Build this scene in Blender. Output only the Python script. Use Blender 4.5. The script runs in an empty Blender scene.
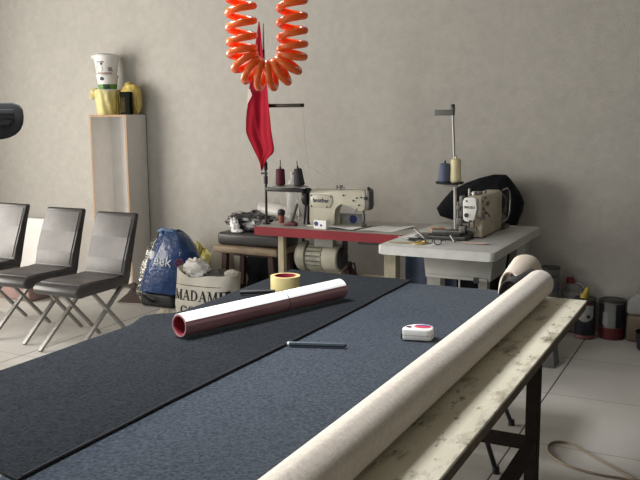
import bpy, bmesh, math, random
from mathutils import Vector, Matrix, noise
from mathutils.bvhtree import BVHTree
random.seed(4)
PI = math.pi
S = bpy.context.scene
COL = S.collection

# ---------------------------------------------------------------- materials
MATS = {}
def mat(name, c1, c2=None, rough=0.6, metal=0.0, scale=8.0, bump=0.0, bscale=60.0, lo=0.35, hi=0.65, coat=0.0,
        trans=0.0, ior=1.45, alpha=1.0, spec=0.5, sheen=0.0, detail=4.0, sub=0.0, stretch=(1, 1, 1), bdist=0.004):
    if name in MATS: return MATS[name]
    m = bpy.data.materials.new(name); m.use_nodes = True
    nt = m.node_tree; N = nt.nodes; L = nt.links
    b = N['Principled BSDF']
    b.inputs['Roughness'].default_value = rough
    b.inputs['Metallic'].default_value = metal
    b.inputs['Coat Weight'].default_value = coat
    b.inputs['Coat Roughness'].default_value = 0.08
    b.inputs['Transmission Weight'].default_value = trans
    b.inputs['IOR'].default_value = ior
    b.inputs['Alpha'].default_value = alpha
    b.inputs['Specular IOR Level'].default_value = spec
    b.inputs['Sheen Weight'].default_value = sheen
    b.inputs['Sheen Tint'].default_value = (.82, .92, 1, 1)
    b.inputs['Subsurface Weight'].default_value = sub
    tc = N.new('ShaderNodeTexCoord'); mp = N.new('ShaderNodeMapping')
    mp.inputs['Scale'].default_value = stretch
    L.new(tc.outputs['Object'], mp.inputs['Vector'])
    if c2 is None: c2 = tuple(v * 0.82 for v in c1)
    n = N.new('ShaderNodeTexNoise'); n.inputs['Scale'].default_value = scale; n.inputs['Detail'].default_value = detail
    L.new(mp.outputs['Vector'], n.inputs['Vector'])
    r = N.new('ShaderNodeValToRGB')
    r.color_ramp.elements[0].position = lo; r.color_ramp.elements[0].color = (*c1, 1)
    r.color_ramp.elements[1].position = hi; r.color_ramp.elements[1].color = (*c2, 1)
    L.new(n.outputs['Fac'], r.inputs['Fac']); L.new(r.outputs['Color'], b.inputs['Base Color'])
    if bump > 0:
        n2 = N.new('ShaderNodeTexNoise'); n2.inputs['Scale'].default_value = bscale; n2.inputs['Detail'].default_value = 5
        L.new(mp.outputs['Vector'], n2.inputs['Vector'])
        bp = N.new('ShaderNodeBump'); bp.inputs['Strength'].default_value = bump; bp.inputs['Distance'].default_value = bdist
        L.new(n2.outputs['Fac'], bp.inputs['Height']); L.new(bp.outputs['Normal'], b.inputs['Normal'])
    MATS[name] = m
    return m

def mix_stain(m, color, scale, lo, hi, stretch=(1, 1, 1), amount=1.0, detail=8.0, mask=None):
    """adds irregular stains of another colour to a material"""
    nt = m.node_tree; N = nt.nodes; L = nt.links; b = N['Principled BSDF']
    src = b.inputs['Base Color'].links[0].from_socket
    tc = N.new('ShaderNodeTexCoord'); mp = N.new('ShaderNodeMapping'); mp.inputs['Scale'].default_value = stretch
    L.new(tc.outputs['Object'], mp.inputs['Vector'])
    n = N.new('ShaderNodeTexNoise'); n.inputs['Scale'].default_value = scale; n.inputs['Detail'].default_value = detail
    n.inputs['Roughness'].default_value = 0.65
    L.new(mp.outputs['Vector'], n.inputs['Vector'])
    mr = N.new('ShaderNodeMapRange'); mr.inputs['From Min'].default_value = lo; mr.inputs['From Max'].default_value = hi
    mr.inputs['To Max'].default_value = amount
    L.new(n.outputs['Fac'], mr.inputs['Value'])
    mx = N.new('ShaderNodeMix'); mx.data_type = 'RGBA'
    L.new(mr.outputs['Result'], mx.inputs['Factor']); L.new(src, mx.inputs['A'])
    mx.inputs['B'].default_value = (*color, 1)
    L.new(mx.outputs['Result'], b.inputs['Base Color'])
    return m

# ---------------------------------------------------------------- mesh helpers
def nb(): return bmesh.new()
def box(bm, c, s, rz=0.0, bev=0.0, seg=2, M=None):
    r = bmesh.ops.create_cube(bm, size=1.0)
    vs = r['verts']
    for v in vs: v.co = Vector((v.co.x * s[0], v.co.y * s[1], v.co.z * s[2]))
    if bev > 0:
        es = list({e for v in vs for e in v.link_edges})
        rb = bmesh.ops.bevel(bm, geom=es, offset=bev, segments=seg, affect='EDGES', profile=0.5)
        vs = list({v for f in rb['faces'] for v in f.verts} | {v for v in vs if v.is_valid})
    T = Matrix.Translation(c) @ Matrix.Rotation(rz, 4, 'Z')
    if M is not None: T = Matrix.Translation(c) @ M
    for v in vs: v.co = T @ v.co
    return vs
def frame_of(d):
    d = d.normalized()
    a = Vector((0, 0, 1)) if abs(d.z) < 0.9 else Vector((1, 0, 0))
    x = a.cross(d).normalized(); y = d.cross(x)
    return x, y
def loft(bm, rings, cap=True, close=False):
    vr = [[bm.verts.new(p) for p in r] for r in rings]
    n = len(vr[0]); m = len(vr)
    for i in range(m if close else m - 1):
        a, b = vr[i], vr[(i + 1) % m]
        for j in range(n):
            bm.faces.new((a[j], a[(j + 1) % n], b[(j + 1) % n], b[j]))
    if cap and not close:
        bm.faces.new(list(reversed(vr[0]))); bm.faces.new(vr[-1])
    return vr
def cyl(bm, p0, p1, r0, r1=None, seg=20):
    p0 = Vector(p0); p1 = Vector(p1); r1 = r0 if r1 is None else r1
    x, y = frame_of(p1 - p0)
    def ring(p, r): return [p + (x * math.cos(2 * PI * k / seg) + y * math.sin(2 * PI * k / seg)) * r for k in range(seg)]
    loft(bm, [ring(p0, r0), ring(p1, r1)])
def lathe(bm, prof, o=(0, 0, 0), axis='Z', seg=28, cap=True):
    """profile of (radius, height) pairs around an axis"""
    o = Vector(o); rings = []
    for r, h in prof:
        ring = []
        for k in range(seg):
            a = 2 * PI * k / seg; u = r * math.cos(a); v = r * math.sin(a)
            if axis == 'Z': p = Vector((u, v, h))
            elif axis == 'X': p = Vector((h, u, v))
            else: p = Vector((v, h, u))
            ring.append(o + p)
        rings.append(ring)
    loft(bm, rings, cap)
def tube(bm, pts, r, seg=10, closed=False, rr=None):
    pts = [Vector(p) for p in pts]; n = len(pts); rings = []
    px = None
    for i, p in enumerate(pts):
        if closed: d = pts[(i + 1) % n] - pts[i - 1]
        else: d = pts[min(i + 1, n - 1)] - pts[max(i - 1, 0)]
        d.normalize()
        if px is None: x, _ = frame_of(d)
        else:
            x = px - d * px.dot(d)
            x = x.normalized() if x.length > 1e-6 else frame_of(d)[0]
        px = x; y = d.cross(x)
        rad = rr[i] if rr else r
        rings.append([p + (x * math.cos(2 * PI * k / seg) + y * math.sin(2 * PI * k / seg)) * rad for k in range(seg)])
    loft(bm, rings, cap=not closed, close=closed)
def bar(bm, p0, p1, w, h, up=(0, 0, 1)):
    """square section bar between two points"""
    p0 = Vector(p0); p1 = Vector(p1); d = (p1 - p0).normalized(); up = Vector(up)
    x = d.cross(up).normalized(); y = x.cross(d)
    def ring(p): return [p + x * (sx * w / 2) + y * (sy * h / 2) for sx, sy in ((-1, -1), (1, -1), (1, 1), (-1, 1))]
    loft(bm, [ring(p0), ring(p1)])
def prism(bm, poly, a0, a1, plane='XZ', bev=0):
    """extrude a polygon; plane XZ extrudes along Y, YZ along X, XY along Z"""
    def P(u, v, w):
        return Vector((u, w, v)) if plane == 'XZ' else (Vector((w, u, v)) if plane == 'YZ' else Vector((u, v, w)))
    A = [bm.verts.new(P(u, v, a0)) for u, v in poly]; B = [bm.verts.new(P(u, v, a1)) for u, v in poly]
    fs = [bm.faces.new(list(reversed(A))), bm.faces.new(B)]; n = len(poly)
    for i in range(n): fs.append(bm.faces.new((A[i], A[(i + 1) % n], B[(i + 1) % n], B[i])))
    if bev:
        es = list({e for f in fs for e in f.edges})
        bmesh.ops.bevel(bm, geom=es, offset=bev, segments=2, affect='EDGES', profile=0.5)
def sheet(bm, f, nu, nv, thick=0.0):
    g = [[bm.verts.new(f(i / nu, j / nv)) for j in range(nv + 1)] for i in range(nu + 1)]
    fs = []
    for i in range(nu):
        for j in range(nv):
            fs.append(bm.faces.new((g[i][j], g[i + 1][j], g[i + 1][j + 1], g[i][j + 1])))
    if thick:
        bmesh.ops.recalc_face_normals(bm, faces=fs)
        bmesh.ops.solidify(bm, geom=fs, thickness=thick)
    return g
def blob(bm, c, r, amp=0.1, fr=3.0, e=2.0, seed=0.0, nu=28, nv=18, floor=None, crease=0.0, M=None):
    """lumpy cloth-like solid: superellipsoid displaced by noise, flattened on a floor height"""
    c = Vector(c); rings = []
    def sp(v, p): return math.copysign(abs(v) ** p, v)
    for j in range(1, nv):
        th = -PI / 2 + PI * j / nv; ring = []
        for k in range(nu):
            ph = 2 * PI * k / nu; q = 2.0 / e
            d = Vector((sp(math.cos(th), q) * sp(math.cos(ph), q), sp(math.cos(th), q) * sp(math.sin(ph), q), sp(math.sin(th), q)))
            nn = noise.noise(d * fr + Vector((seed, seed * 2, 1.7)))
            if crease:
                nn += crease * (0.5 - abs(noise.noise(d * fr * 2.3 + Vector((7 + seed, 3, seed)))) * 2)
            k2 = 1 + amp * nn
            p = Vector((d.x * r[0] * k2, d.y * r[1] * k2, d.z * r[2] * k2))
            if M is not None: p = M @ p
            p = c + p
            if floor is not None and p.z < floor: p.z = floor + 0.0005
            ring.append(p)
        rings.append(ring)
    loft(bm, rings)

def shade(me, smooth, ang=35):
    if smooth:
        for p in me.polygons: p.use_smooth = True
        try: me.set_sharp_from_angle(angle=math.radians(ang))
        except Exception: pass
def obj(name, bm, m, parent=None, smooth=True, ang=35, sub=0, label=None):
    bmesh.ops.remove_doubles(bm, verts=bm.verts, dist=1e-6)
    bmesh.ops.recalc_face_normals(bm, faces=bm.faces)
    me = bpy.data.meshes.new(name); bm.to_mesh(me); bm.free()
    me.materials.append(m)
    shade(me, smooth, ang)
    # origin at the base centre of the shape
    xs = [v.co for v in me.vertices]
    o3 = Vector(((min(p.x for p in xs) + max(p.x for p in xs)) / 2, (min(p.y for p in xs) + max(p.y for p in xs)) / 2, min(p.z for p in xs)))
    me.transform(Matrix.Translation(-o3))
    o = bpy.data.objects.new(name, me); COL.objects.link(o)
    o.location = o3
    if parent: attach(o, parent)
    if sub:
        md = o.modifiers.new('sub', 'SUBSURF'); md.levels = sub; md.render_levels = sub
    if label: o['label'] = label
    return o
def world(o):
    return world(o.parent) @ o.matrix_parent_inverse @ o.matrix_basis if o.parent else o.matrix_basis.copy()
def attach(o, parent):
    o.parent = parent; o.matrix_parent_inverse = world(parent).inverted()
def tag(o, label, cat, group=None, kind=None):
    o['label'] = label; o['category'] = cat
    if group: o['group'] = group
    if kind: o['kind'] = kind
    return o
def thing(name, label, cat, loc, group=None):
    o = bpy.data.objects.new(name, None); COL.objects.link(o); o.location = loc
    o.empty_display_size = 0.05
    return tag(o, label, cat, group)
def struct(name, bm, m, smooth=False):
    o = obj(name, bm, m, smooth=smooth); o['kind'] = 'structure'; return o
def text_part(name, body, size, m, parent, origin, right, up, target=None, off=0.002, ext=0.0006, squeeze=1.0, bold=0.0, label=None):
    """raised lettering laid in the plane origin/right/up, optionally pressed on to a surface"""
    cu = bpy.data.curves.new(name, 'FONT'); cu.body = body; cu.size = size; cu.align_x = 'CENTER'; cu.align_y = 'CENTER'
    cu.offset = bold
    cu.resolution_u = 4
    t = bpy.data.objects.new(name + '_source', cu); COL.objects.link(t)
    dg = bpy.context.evaluated_depsgraph_get(); dg.update()
    me = bpy.data.meshes.new_from_object(t.evaluated_get(dg))
    bpy.data.objects.remove(t); bpy.data.curves.remove(cu)
    right = Vector(right).normalized(); up = Vector(up).normalized(); nrm = right.cross(up); origin = Vector(origin)
    bm = nb(); bm.from_mesh(me); bpy.data.meshes.remove(me)
    bmesh.ops.triangulate(bm, faces=bm.faces)
    if target is not None:
        bmesh.ops.subdivide_edges(bm, edges=[e for e in bm.edges if e.calc_length() > size * 0.25], cuts=2)
        bmesh.ops.triangulate(bm, faces=bm.faces)
    for v in bm.verts:
        p = origin + right * v.co.x * squeeze + up * v.co.y
        if target is not None:
            hit = target.ray_cast(p + nrm * 0.6, -nrm)
            if hit[0] is not None: p = hit[0]
        v.co = p + nrm * off
    fs = list(bm.faces)
    ret = bmesh.ops.extrude_face_region(bm, geom=fs)
    for v in [g for g in ret['geom'] if isinstance(g, bmesh.types.BMVert)]: v.co += nrm * ext
    return obj(name, bm, m, parent, smooth=False, label=label)
def bvh_of(o):
    me = o.data; M = world(o)
    return BVHTree.FromPolygons([M @ v.co for v in me.vertices], [tuple(p.vertices) for p in me.polygons])
def children(o): return [c for c in bpy.data.objects if c.parent == o]
def copy_tree(o, parent=None):
    c = o.copy(); COL.objects.link(c)
    if parent:
        c.parent = parent; c.matrix_parent_inverse = o.matrix_parent_inverse.copy()
    for ch in children(o): copy_tree(ch, c)
    return c

# ---------------------------------------------------------------- palette
W_WALL = mat('wall_plaster', (.49, .472, .438), (.43, .414, .384), rough=.9, scale=16, bump=.6, bscale=110, lo=.25, hi=.75, spec=.2, bdist=.006, detail=10)
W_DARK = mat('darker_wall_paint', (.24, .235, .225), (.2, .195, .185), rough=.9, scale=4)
W_WALL2 = mix_stain(W_WALL, (.36, .345, .32), 1.1, .50, .80, amount=.35)
M_CEIL = mat('ceiling_paint', (.40, .39, .37), rough=.95)
M_BLACK = mat('black_plastic', (.012, .012, .014), (.02, .02, .022), rough=.45)
M_BLACKM = mat('black_metal', (.02, .02, .022), (.03, .028, .028), rough=.4, metal=.3)
M_STEEL = mat('brushed_steel', (.36, .35, .335), (.28, .272, .26), rough=.42, metal=.75, scale=30, stretch=(1, 1, 8))
M_DSTEEL = mat('dull_steel', (.15, .147, .14), (.09, .088, .085), rough=.45, metal=.7)
M_VINYL = mat('black_vinyl', (.026, .024, .024), (.04, .037, .037), rough=.36, scale=5, bump=.12, bscale=220, spec=.6)
M_VINYLF = mat('worn_black_vinyl', (.040, .036, .036), (.100, .088, .087), rough=.45, scale=7, bump=.2, bscale=160, spec=.8, lo=.3, hi=.75)
M_WOODD = mat('dark_reddish_wood', (.055, .024, .016), (.03, .014, .01), rough=.5, scale=5, stretch=(10, 10, 1))
M_BOARD = mat('cream_painted_board', (.84, .80, .64), (.75, .71, .56), rough=.5, scale=5)
mix_stain(M_BOARD, (.16, .125, .07), 6.0, .52, .68, stretch=(2.2, .8, 1), amount=.9, detail=12)
mix_stain(M_BOARD, (.09, .075, .05), 34.0, .59, .68, stretch=(1, .5, 1), amount=.8)
M_PLYEDGE = mat('plywood_edge', (.14, .11, .075), (.08, .062, .044), rough=.8, scale=30)
M_FELTL = mat('charcoal_felt', (.005, .0055, .0065), (.022, .0245, .029), rough=1, scale=120, bump=.6, bscale=300, spec=.0, sheen=.065, detail=6, bdist=.004, lo=.25, hi=.75)
M_FELTR = mat('blue_grey_felt', (.010, .013, .019), (.058, .069, .087), rough=1, scale=110, bump=.6, bscale=300, spec=.0, sheen=.15, detail=6, bdist=.004, lo=.25, hi=.75)
M_SEAM_SHADE = mat('seam_shade_black', (.008, .009, .012), rough=.9)  # shade colour for the line along the felt seam
M_CREAMFAB = mat('cream_felt', (.79, .71, .61), (.68, .61, .52), rough=.95, scale=90, bump=.4, bscale=300, spec=.1, sheen=.3, detail=5)
M_CORE = mat('cardboard_core', (.34, .26, .17), (.27, .2, .13), rough=.85)
M_GREYLAM = mat('grey_laminate', (.42, .41, .385), (.36, .35, .33), rough=.42, scale=9)
M_GREYLAM2 = mat('pale_grey_laminate', (.52, .52, .5), (.45, .45, .43), rough=.45, scale=10)
M_RED = mat('red_edge_band', (.22, .007, .015), (.18, .006, .012), rough=.4)
M_MACH = mat('machine_enamel', (.47, .45, .36), (.41, .39, .31), rough=.35, scale=7, coat=.2)
mix_stain(M_MACH, (.2, .17, .11), 22, .64, .74, amount=.6)
M_MACH2 = mat('ivory_enamel', (.56, .49, .37), (.5, .44, .33), rough=.38, coat=.2)
M_FACE = mat('white_enamel', (.70, .70, .66), (.64, .64, .6), rough=.35)
M_MOTOR = mat('motor_grey_paint', (.30, .29, .23), (.2, .19, .15), rough=.5, scale=16)
M_WOODP = mat('pale_wood', (.42, .36, .25), (.34, .285, .19), rough=.6, stretch=(10, 10, 1))
M_GREYP = mat('grey_painted_metal', (.27, .27, .245), (.22, .22, .2), rough=.5)
M_PAPER = mat('white_paper', (.93, .93, .92), (.88, .88, .87), rough=.8)
M_FLAG = mat('red_flag_cloth', (.36, .010, .028), (.30, .008, .022), rough=.85, sheen=.0, spec=.2, scale=3)
M_FLAGW = mat('white_flag_print', (.72, .6, .58), rough=.8)
M_MAROON = mat('maroon_thread', (.11, .012, .03), (.07, .008, .02), rough=.75, scale=4, stretch=(1, 1, 90))
M_BTHREAD = mat('charcoal_thread', (.02, .02, .024), (.035, .035, .04), rough=.75, scale=4, stretch=(1, 1, 90))
M_BLUETH = mat('slate_blue_thread', (.10, .12, .2), (.075, .09, .15), rough=.75, scale=4, stretch=(1, 1, 90))
M_CREAMTH = mat('cream_thread', (.72, .66, .42), (.64, .58, .36), rough=.75, scale=4, stretch=(1, 1, 90))
M_CLEAR = mat('clear_plastic', (.97, .98, .98), (.93, .95, .95), rough=.06, trans=.72, ior=1.25, spec=.9)
M_ORANGE = mat('orange_hose', (.90, .165, .024), (.86, .145, .018), rough=.18, coat=.4, sub=.35, scale=12)
M_DGREYP = mat('dark_grey_plastic', (.026, .027, .028), (.034, .035, .037), rough=.8, spec=.2)
M_LAM_IN = mat('grey_melamine', (.74, .72, .69), (.70, .68, .655), rough=.5)
M_CHIP = mat('raw_chipboard_edge', (.46, .31, .2), (.36, .235, .15), rough=.85, scale=60)
M_YELLOWB = mat('yellow_bag_film', (.60, .47, .13), (.50, .37, .09), rough=.3, bump=.5, bscale=30, bdist=.01)
M_YELPALE = mat('pale_yellow_film', (.84, .76, .36), (.76, .66, .25), rough=.3, bump=.5, bscale=30, bdist=.01, alpha=.6)
M_WHITEP = mat('white_plastic', (.78, .77, .74), (.72, .71, .68), rough=.35)
M_GREEN = mat('green_print', (.12, .3, .06), (.08, .24, .05), rough=.5)
M_NAVY = mat('navy_print', (.02, .03, .07), rough=.5)
M_BLUEBAG = mat('blue_bag_film', (.008, .048, .17), (.006, .03, .11), rough=.25, scale=5, bump=.7, bscale=16, bdist=.02, coat=.3)
M_SILVER = mat('silver_foil', (.62, .6, .56), (.25, .24, .23), rough=.25, metal=.85, scale=14, bump=.9, bscale=26, bdist=.03)
M_SACK = mat('woven_white_sack', (.60, .57, .49), (.5, .47, .4), rough=.75, scale=6, bump=.4, bscale=120)
M_PRINTK = mat('black_print', (.015, .015, .016), rough=.7)
M_PRINTW = mat('white_print', (.7, .74, .8), rough=.6)
M_PRINTR = mat('red_print', (.34, .05, .05), rough=.6)
M_BROWN = mat('brown_leatherette', (.06, .036, .024), (.045, .027, .02), rough=.55)
M_MAUVE = mat('mauve_cloth', (.33, .22, .20), (.26, .17, .16), rough=.9, scale=10)
M_TANW = mat('worn_tan_wood', (.30, .225, .15), (.2, .15, .1), rough=.6, scale=6, stretch=(1, 6, 6))
M_TAPE = mat('yellowish_tape', (.62, .53, .25), (.55, .46, .2), rough=.25, coat=.3)
M_ROLLW = mat('white_gloss_film', (.93, .93, .95), (.9, .9, .92), rough=.2, coat=.3)
M_ROLLM = mat('maroon_gloss_film', (.33, .17, .18), (.27, .13, .145), rough=.25, coat=.3, scale=4)
M_ROLLR = mat('deep_red_film', (.30, .03, .045), rough=.35)
M_BLKFAB = mat('black_fabric', (.006, .007, .010), (.012, .013, .017), rough=.85, scale=6, bump=.6, bscale=14, bdist=.03, spec=.2)
M_NAVYFAB = mat('navy_fabric', (.022, .034, .062), (.014, .02, .038), rough=.85, scale=5, bump=.4, bscale=12, bdist=.02)
M_RUST = mat('dark_brown_steel', (.030, .021, .016), (.018, .013, .011), rough=.85, spec=.2, scale=14)
M_CONC = mat('grey_block', (.17, .17, .165), (.13, .13, .125), rough=.85)
M_CANRED = mat('can_red', (.11, .014, .014), (.08, .012, .013), rough=.4)
M_CANBLK = mat('can_black', (.014, .017, .026), rough=.35)
M_CANGREY = mat('can_grey', (.22, .22, .205), (.17, .17, .165), rough=.45, metal=.2)
M_YCAP = mat('yellow_cap', (.55, .42, .06), rough=.4)
M_RCAP = mat('red_cap', (.25, .025, .03), rough=.4)
M_JUG = mat('frosted_jug', (.36, .355, .34), (.31, .305, .295), rough=.45)
M_AMBER = mat('amber_liquid', (.15, .115, .075), (.12, .09, .06), rough=.4)
M_CABLE = mat('tan_cable', (.22, .17, .115), rough=.6)
M_PINK = mat('pale_pink_fabric', (.62, .5, .43), rough=.9)
M_ORNGB = mat('orange_bobbin', (.6, .22, .06), rough=.5)
M_BLUEC = mat('blue_disc', (.03, .05, .2), rough=.4)
M_GREYBOX = mat('grey_card', (.36, .36, .36), (.3, .3, .3), rough=.6)
M_WHITEBRD = mat('white_foam_board', (.93, .92, .89), (.9, .89, .86), rough=.6)

def floor_material():
    m = mat('concrete_tile_floor', (.53, .513, .48), (.455, .44, .41), rough=.55, scale=2.2, bump=.2, bscale=45, spec=.35, lo=.3, hi=.7, detail=9)
    mix_stain(m, (.22, .195, .17), 1.3, .56, .74, amount=.55)
    mix_stain(m, (.11, .10, .09), 26, .70, .78, amount=.7)
    nt = m.node_tree; N = nt.nodes; L = nt.links; b = N['Principled BSDF']
    src = b.inputs['Base Color'].links[0].from_socket
    g = N.new('ShaderNodeNewGeometry'); sp = N.new('ShaderNodeSeparateXYZ'); L.new(g.outputs['Position'], sp.inputs[0])
    def joint(sock, period, phase, w):
        a = N.new('ShaderNodeMath'); a.operation = 'ADD'; a.inputs[1].default_value = phase; L.new(sock, a.inputs[0])
        d = N.new('ShaderNodeMath'); d.operation = 'DIVIDE'; d.inputs[1].default_value = period; L.new(a.outputs[0], d.inputs[0])
        f = N.new('ShaderNodeMath'); f.operation = 'FRACT'; L.new(d.outputs[0], f.inputs[0])
        l = N.new('ShaderNodeMath'); l.operation = 'LESS_THAN'; l.inputs[1].default_value = w / period; L.new(f.outputs[0], l.inputs[0])
        return l
    jx = joint(sp.outputs['X'], 1.635, 100 * 1.635 + .88, .008); jy = joint(sp.outputs['Y'], .74, 7.4 - 4.52, .007)
    sc = N.new('ShaderNodeMath'); sc.operation = 'MULTIPLY'; sc.inputs[1].default_value = .55; L.new(jy.outputs[0], sc.inputs[0])
    mxm = N.new('ShaderNodeMath'); mxm.operation = 'MAXIMUM'; L.new(jx.outputs[0], mxm.inputs[0]); L.new(sc.outputs[0], mxm.inputs[1])
    mx = N.new('ShaderNodeMix'); mx.data_type = 'RGBA'
    L.new(mxm.outputs[0], mx.inputs['Factor']); L.new(src, mx.inputs['A']); mx.inputs['B'].default_value = (.07, .06, .052, 1)
    L.new(mx.outputs['Result'], b.inputs['Base Color'])
    return m
M_FLOOR = floor_material()

# ---------------------------------------------------------------- the room
X0, X1, Y0, Y1, ZC = -7.2, 2.6, -1.8, 6.0, 3.2
bm = nb(); box(bm, ((X0 + X1) / 2, (Y0 + Y1) / 2, -.05), (X1 - X0 + .4, Y1 - Y0 + .4, .1)); struct('floor', bm, M_FLOOR)
bm = nb(); box(bm, ((X0 + X1) / 2, (Y0 + Y1) / 2, ZC + .05), (X1 - X0 + .4, Y1 - Y0 + .4, .1)); struct('ceiling', bm, M_CEIL)
bm = nb(); box(bm, ((X0 + X1) / 2, Y1 + .1, ZC / 2), (X1 - X0 + .4, .2, ZC)); struct('wall_back', bm, W_WALL)
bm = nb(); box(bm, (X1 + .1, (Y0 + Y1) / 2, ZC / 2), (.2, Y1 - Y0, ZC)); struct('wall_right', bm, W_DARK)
def wall_with_hole(name, axis, pos, a0, a1, h0, h1, z0, z1):
    bm = nb()
    def seg(u0, u1, za, zb):
        if u1 - u0 < .01 or zb - za < .01: return
        c = (u0 + u1) / 2; w = u1 - u0; z = (za + zb) / 2; h = zb - za
        if axis == 'X': box(bm, (pos, c, z), (.2, w, h))
        else: box(bm, (c, pos, z), (w, .2, h))
    seg(a0, h0, 0, ZC); seg(h1, a1, 0, ZC); seg(h0, h1, 0, z0); seg(h0, h1, z1, ZC)
    return struct(name, bm, W_WALL)
WL = (-.2, 4.35, .35, 2.85)     # window in the left wall: y0 y1 z0 z1
WF = (-5.4, -1.0, .4, 2.8)      # window in the front wall: x0 x1 z0 z1
wall_with_hole('wall_left', 'X', X0 - .1, Y0, Y1, *WL)
wall_with_hole('wall_front', 'Y', Y0 - .1, X0, X1, *WF)
M_FRAME = mat('white_window_frame', (.7, .7, .68), rough=.4)
bm = nb()
for y in (WL[0] + .03, (WL[0] * 2 + WL[1]) / 3, (WL[0] + WL[1] * 2) / 3, WL[1] - .03): box(bm, (X0 - .1, y, (WL[2] + WL[3]) / 2), (.06, .06, WL[3] - WL[2]))
for z in (WL[2] + .03, WL[3] - .03): box(bm, (X0 - .1, (WL[0] + WL[1]) / 2, z), (.06, WL[1] - WL[0], .06))
struct('window_1', bm, M_FRAME)
bm = nb()
for x in (WF[0] + .03, (WF[0] + WF[1]) / 2, WF[1] - .03): box(bm, (x, Y0 - .1, (WF[2] + WF[3]) / 2), (.06, .06, WF[3] - WF[2]))
for z in (WF[2] + .03, WF[3] - .03): box(bm, ((WF[0] + WF[1]) / 2, Y0 - .1, z), (WF[1] - WF[0], .06, .06))
struct('window_2', bm, M_FRAME)

# ---------------------------------------------------------------- cutting table and what lies on it
TX0, TX1, TY0, TY1, TZ = -1.765, -.48, .62, 3.17, .85
t = thing('cutting_table', 'long worktable with a dirt-stained cream board top on a dark steel frame', 'table', ((TX0 + TX1) / 2, (TY0 + TY1) / 2, 0))
bm = nb(); box(bm, ((TX0 + TX1) / 2, (TY0 + TY1) / 2, TZ - .004), (TX1 - TX0, TY1 - TY0, .008), bev=.002); top = obj('tabletop', bm, M_BOARD, t, smooth=False)
bm = nb(); box(bm, ((TX0 + TX1) / 2, (TY0 + TY1) / 2, TZ - .0215), (TX1 - TX0 - .004, TY1 - TY0 - .004, .0265)); obj('edge', bm, M_PLYEDGE, top, smooth=False, label='raw brown plywood edge under the cream surface')
for lx in (-1.68, -.632):
    for ly in (.85, 3.0):
        bm = nb(); box(bm, (lx, ly, .4075), (.048, .048, .815), bev=.003); obj('leg', bm, M_RUST, t, smooth=False)
    bm = nb(); box(bm, (lx, 1.925, .315), (.042, 2.10, .042)); obj('side_rail', bm, M_RUST, t, smooth=False)
for ly in (.85, 3.0):
    bm = nb(); box(bm, (-1.156, ly, .315), (1.0, .042, .042)); obj('cross_rail', bm, M_RUST, t, smooth=False)
    bm = nb(); box(bm, (-1.156, ly, .79), (1.0, .042, .038)); obj('top_rail', bm, M_RUST, t, smooth=False)

def felt(v, amp=.002):
    return amp * noise.noise(Vector((v[0] * 5, v[1] * 5, 2.0)))
SEAM = -1.206
def seamx(y): return SEAM + .006 * math.sin(y * 3.1) + .004 * noise.noise(Vector((y * 4, 0, 3)))
bm = nb()
def fr(u, v):
    y = .66 + v * (3.175 + .03 * u - .66) + .008 * noise.noise(Vector((u * 6, 4, 9))) * v
    x0 = seamx(y) - .05; x = x0 + u * (-.635 - x0)
    return Vector((x, y, TZ + .0025 + max(0, felt((x, y)))))
sheet(bm, fr, 34, 60, .002)
tag(obj('fabric_sheet', bm, M_FELTR), 'blue-grey felt sheet spread on the right part of the cutting table, under the tape measure', 'fabric')
bm = nb()
prof = [(0, 0)]
def fl(u, v):
    # u: 0 at the seam edge, 1 at the edge hanging over the left side
    y = 1.085 + v * (3.225 - 1.085) + .012 * noise.noise(Vector((u * 5, 1, 4))) + (1 - v) * .05 * (u - .3)
    kk = 1 / (1 + math.exp(-(y - 2.27) / .03)) * max(0, min(1, (3.3 - y) / .8)); inn = .04 * kk
    w = (TX0 - .043) + inn - seamx(y); flat = .82
    if u < flat:
        x = seamx(y) + w * u / flat; z = TZ + .0075 + max(0, felt((x, y), .004))
        lift = math.exp(-((y - 2.22) / .06) ** 2) * max(0, (u / flat - .8) / .2) * .014
        z += lift
    else:
        k = (u - flat) / (1 - flat)
        x = TX0 - .045 + inn * max(.85, 1 - k) - .022 * math.sin(min(k * 2, 1) * PI / 2) - .018 * k * (1 + math.sin(y * 9 + 1)) ; z = TZ + .0065 - .22 * k
        lift = math.exp(-((y - 2.22) / .06) ** 2) * .014 * (1 - k); z += lift; x -= lift
    return Vector((x, y, z))
sheet(bm, fl, 40, 90, .0025)
f2 = obj('fabric_sheet', bm, M_FELTL)
tag(f2, 'charcoal felt sheet on the left part of the cutting table, hanging over its left side', 'fabric')
bm = nb(); tube(bm, [(seamx(y), y, TZ + .0085) for y in [1.085 + i * (3.222 - 1.085) / 60 for i in range(61)]], .0035, 6); obj('seam_shade', bm, M_SEAM_SHADE, f2, label='black strip along the seam, standing in for the shade of the felt edge')  # edge shadow of the upper felt, modelled as a black strip

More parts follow.
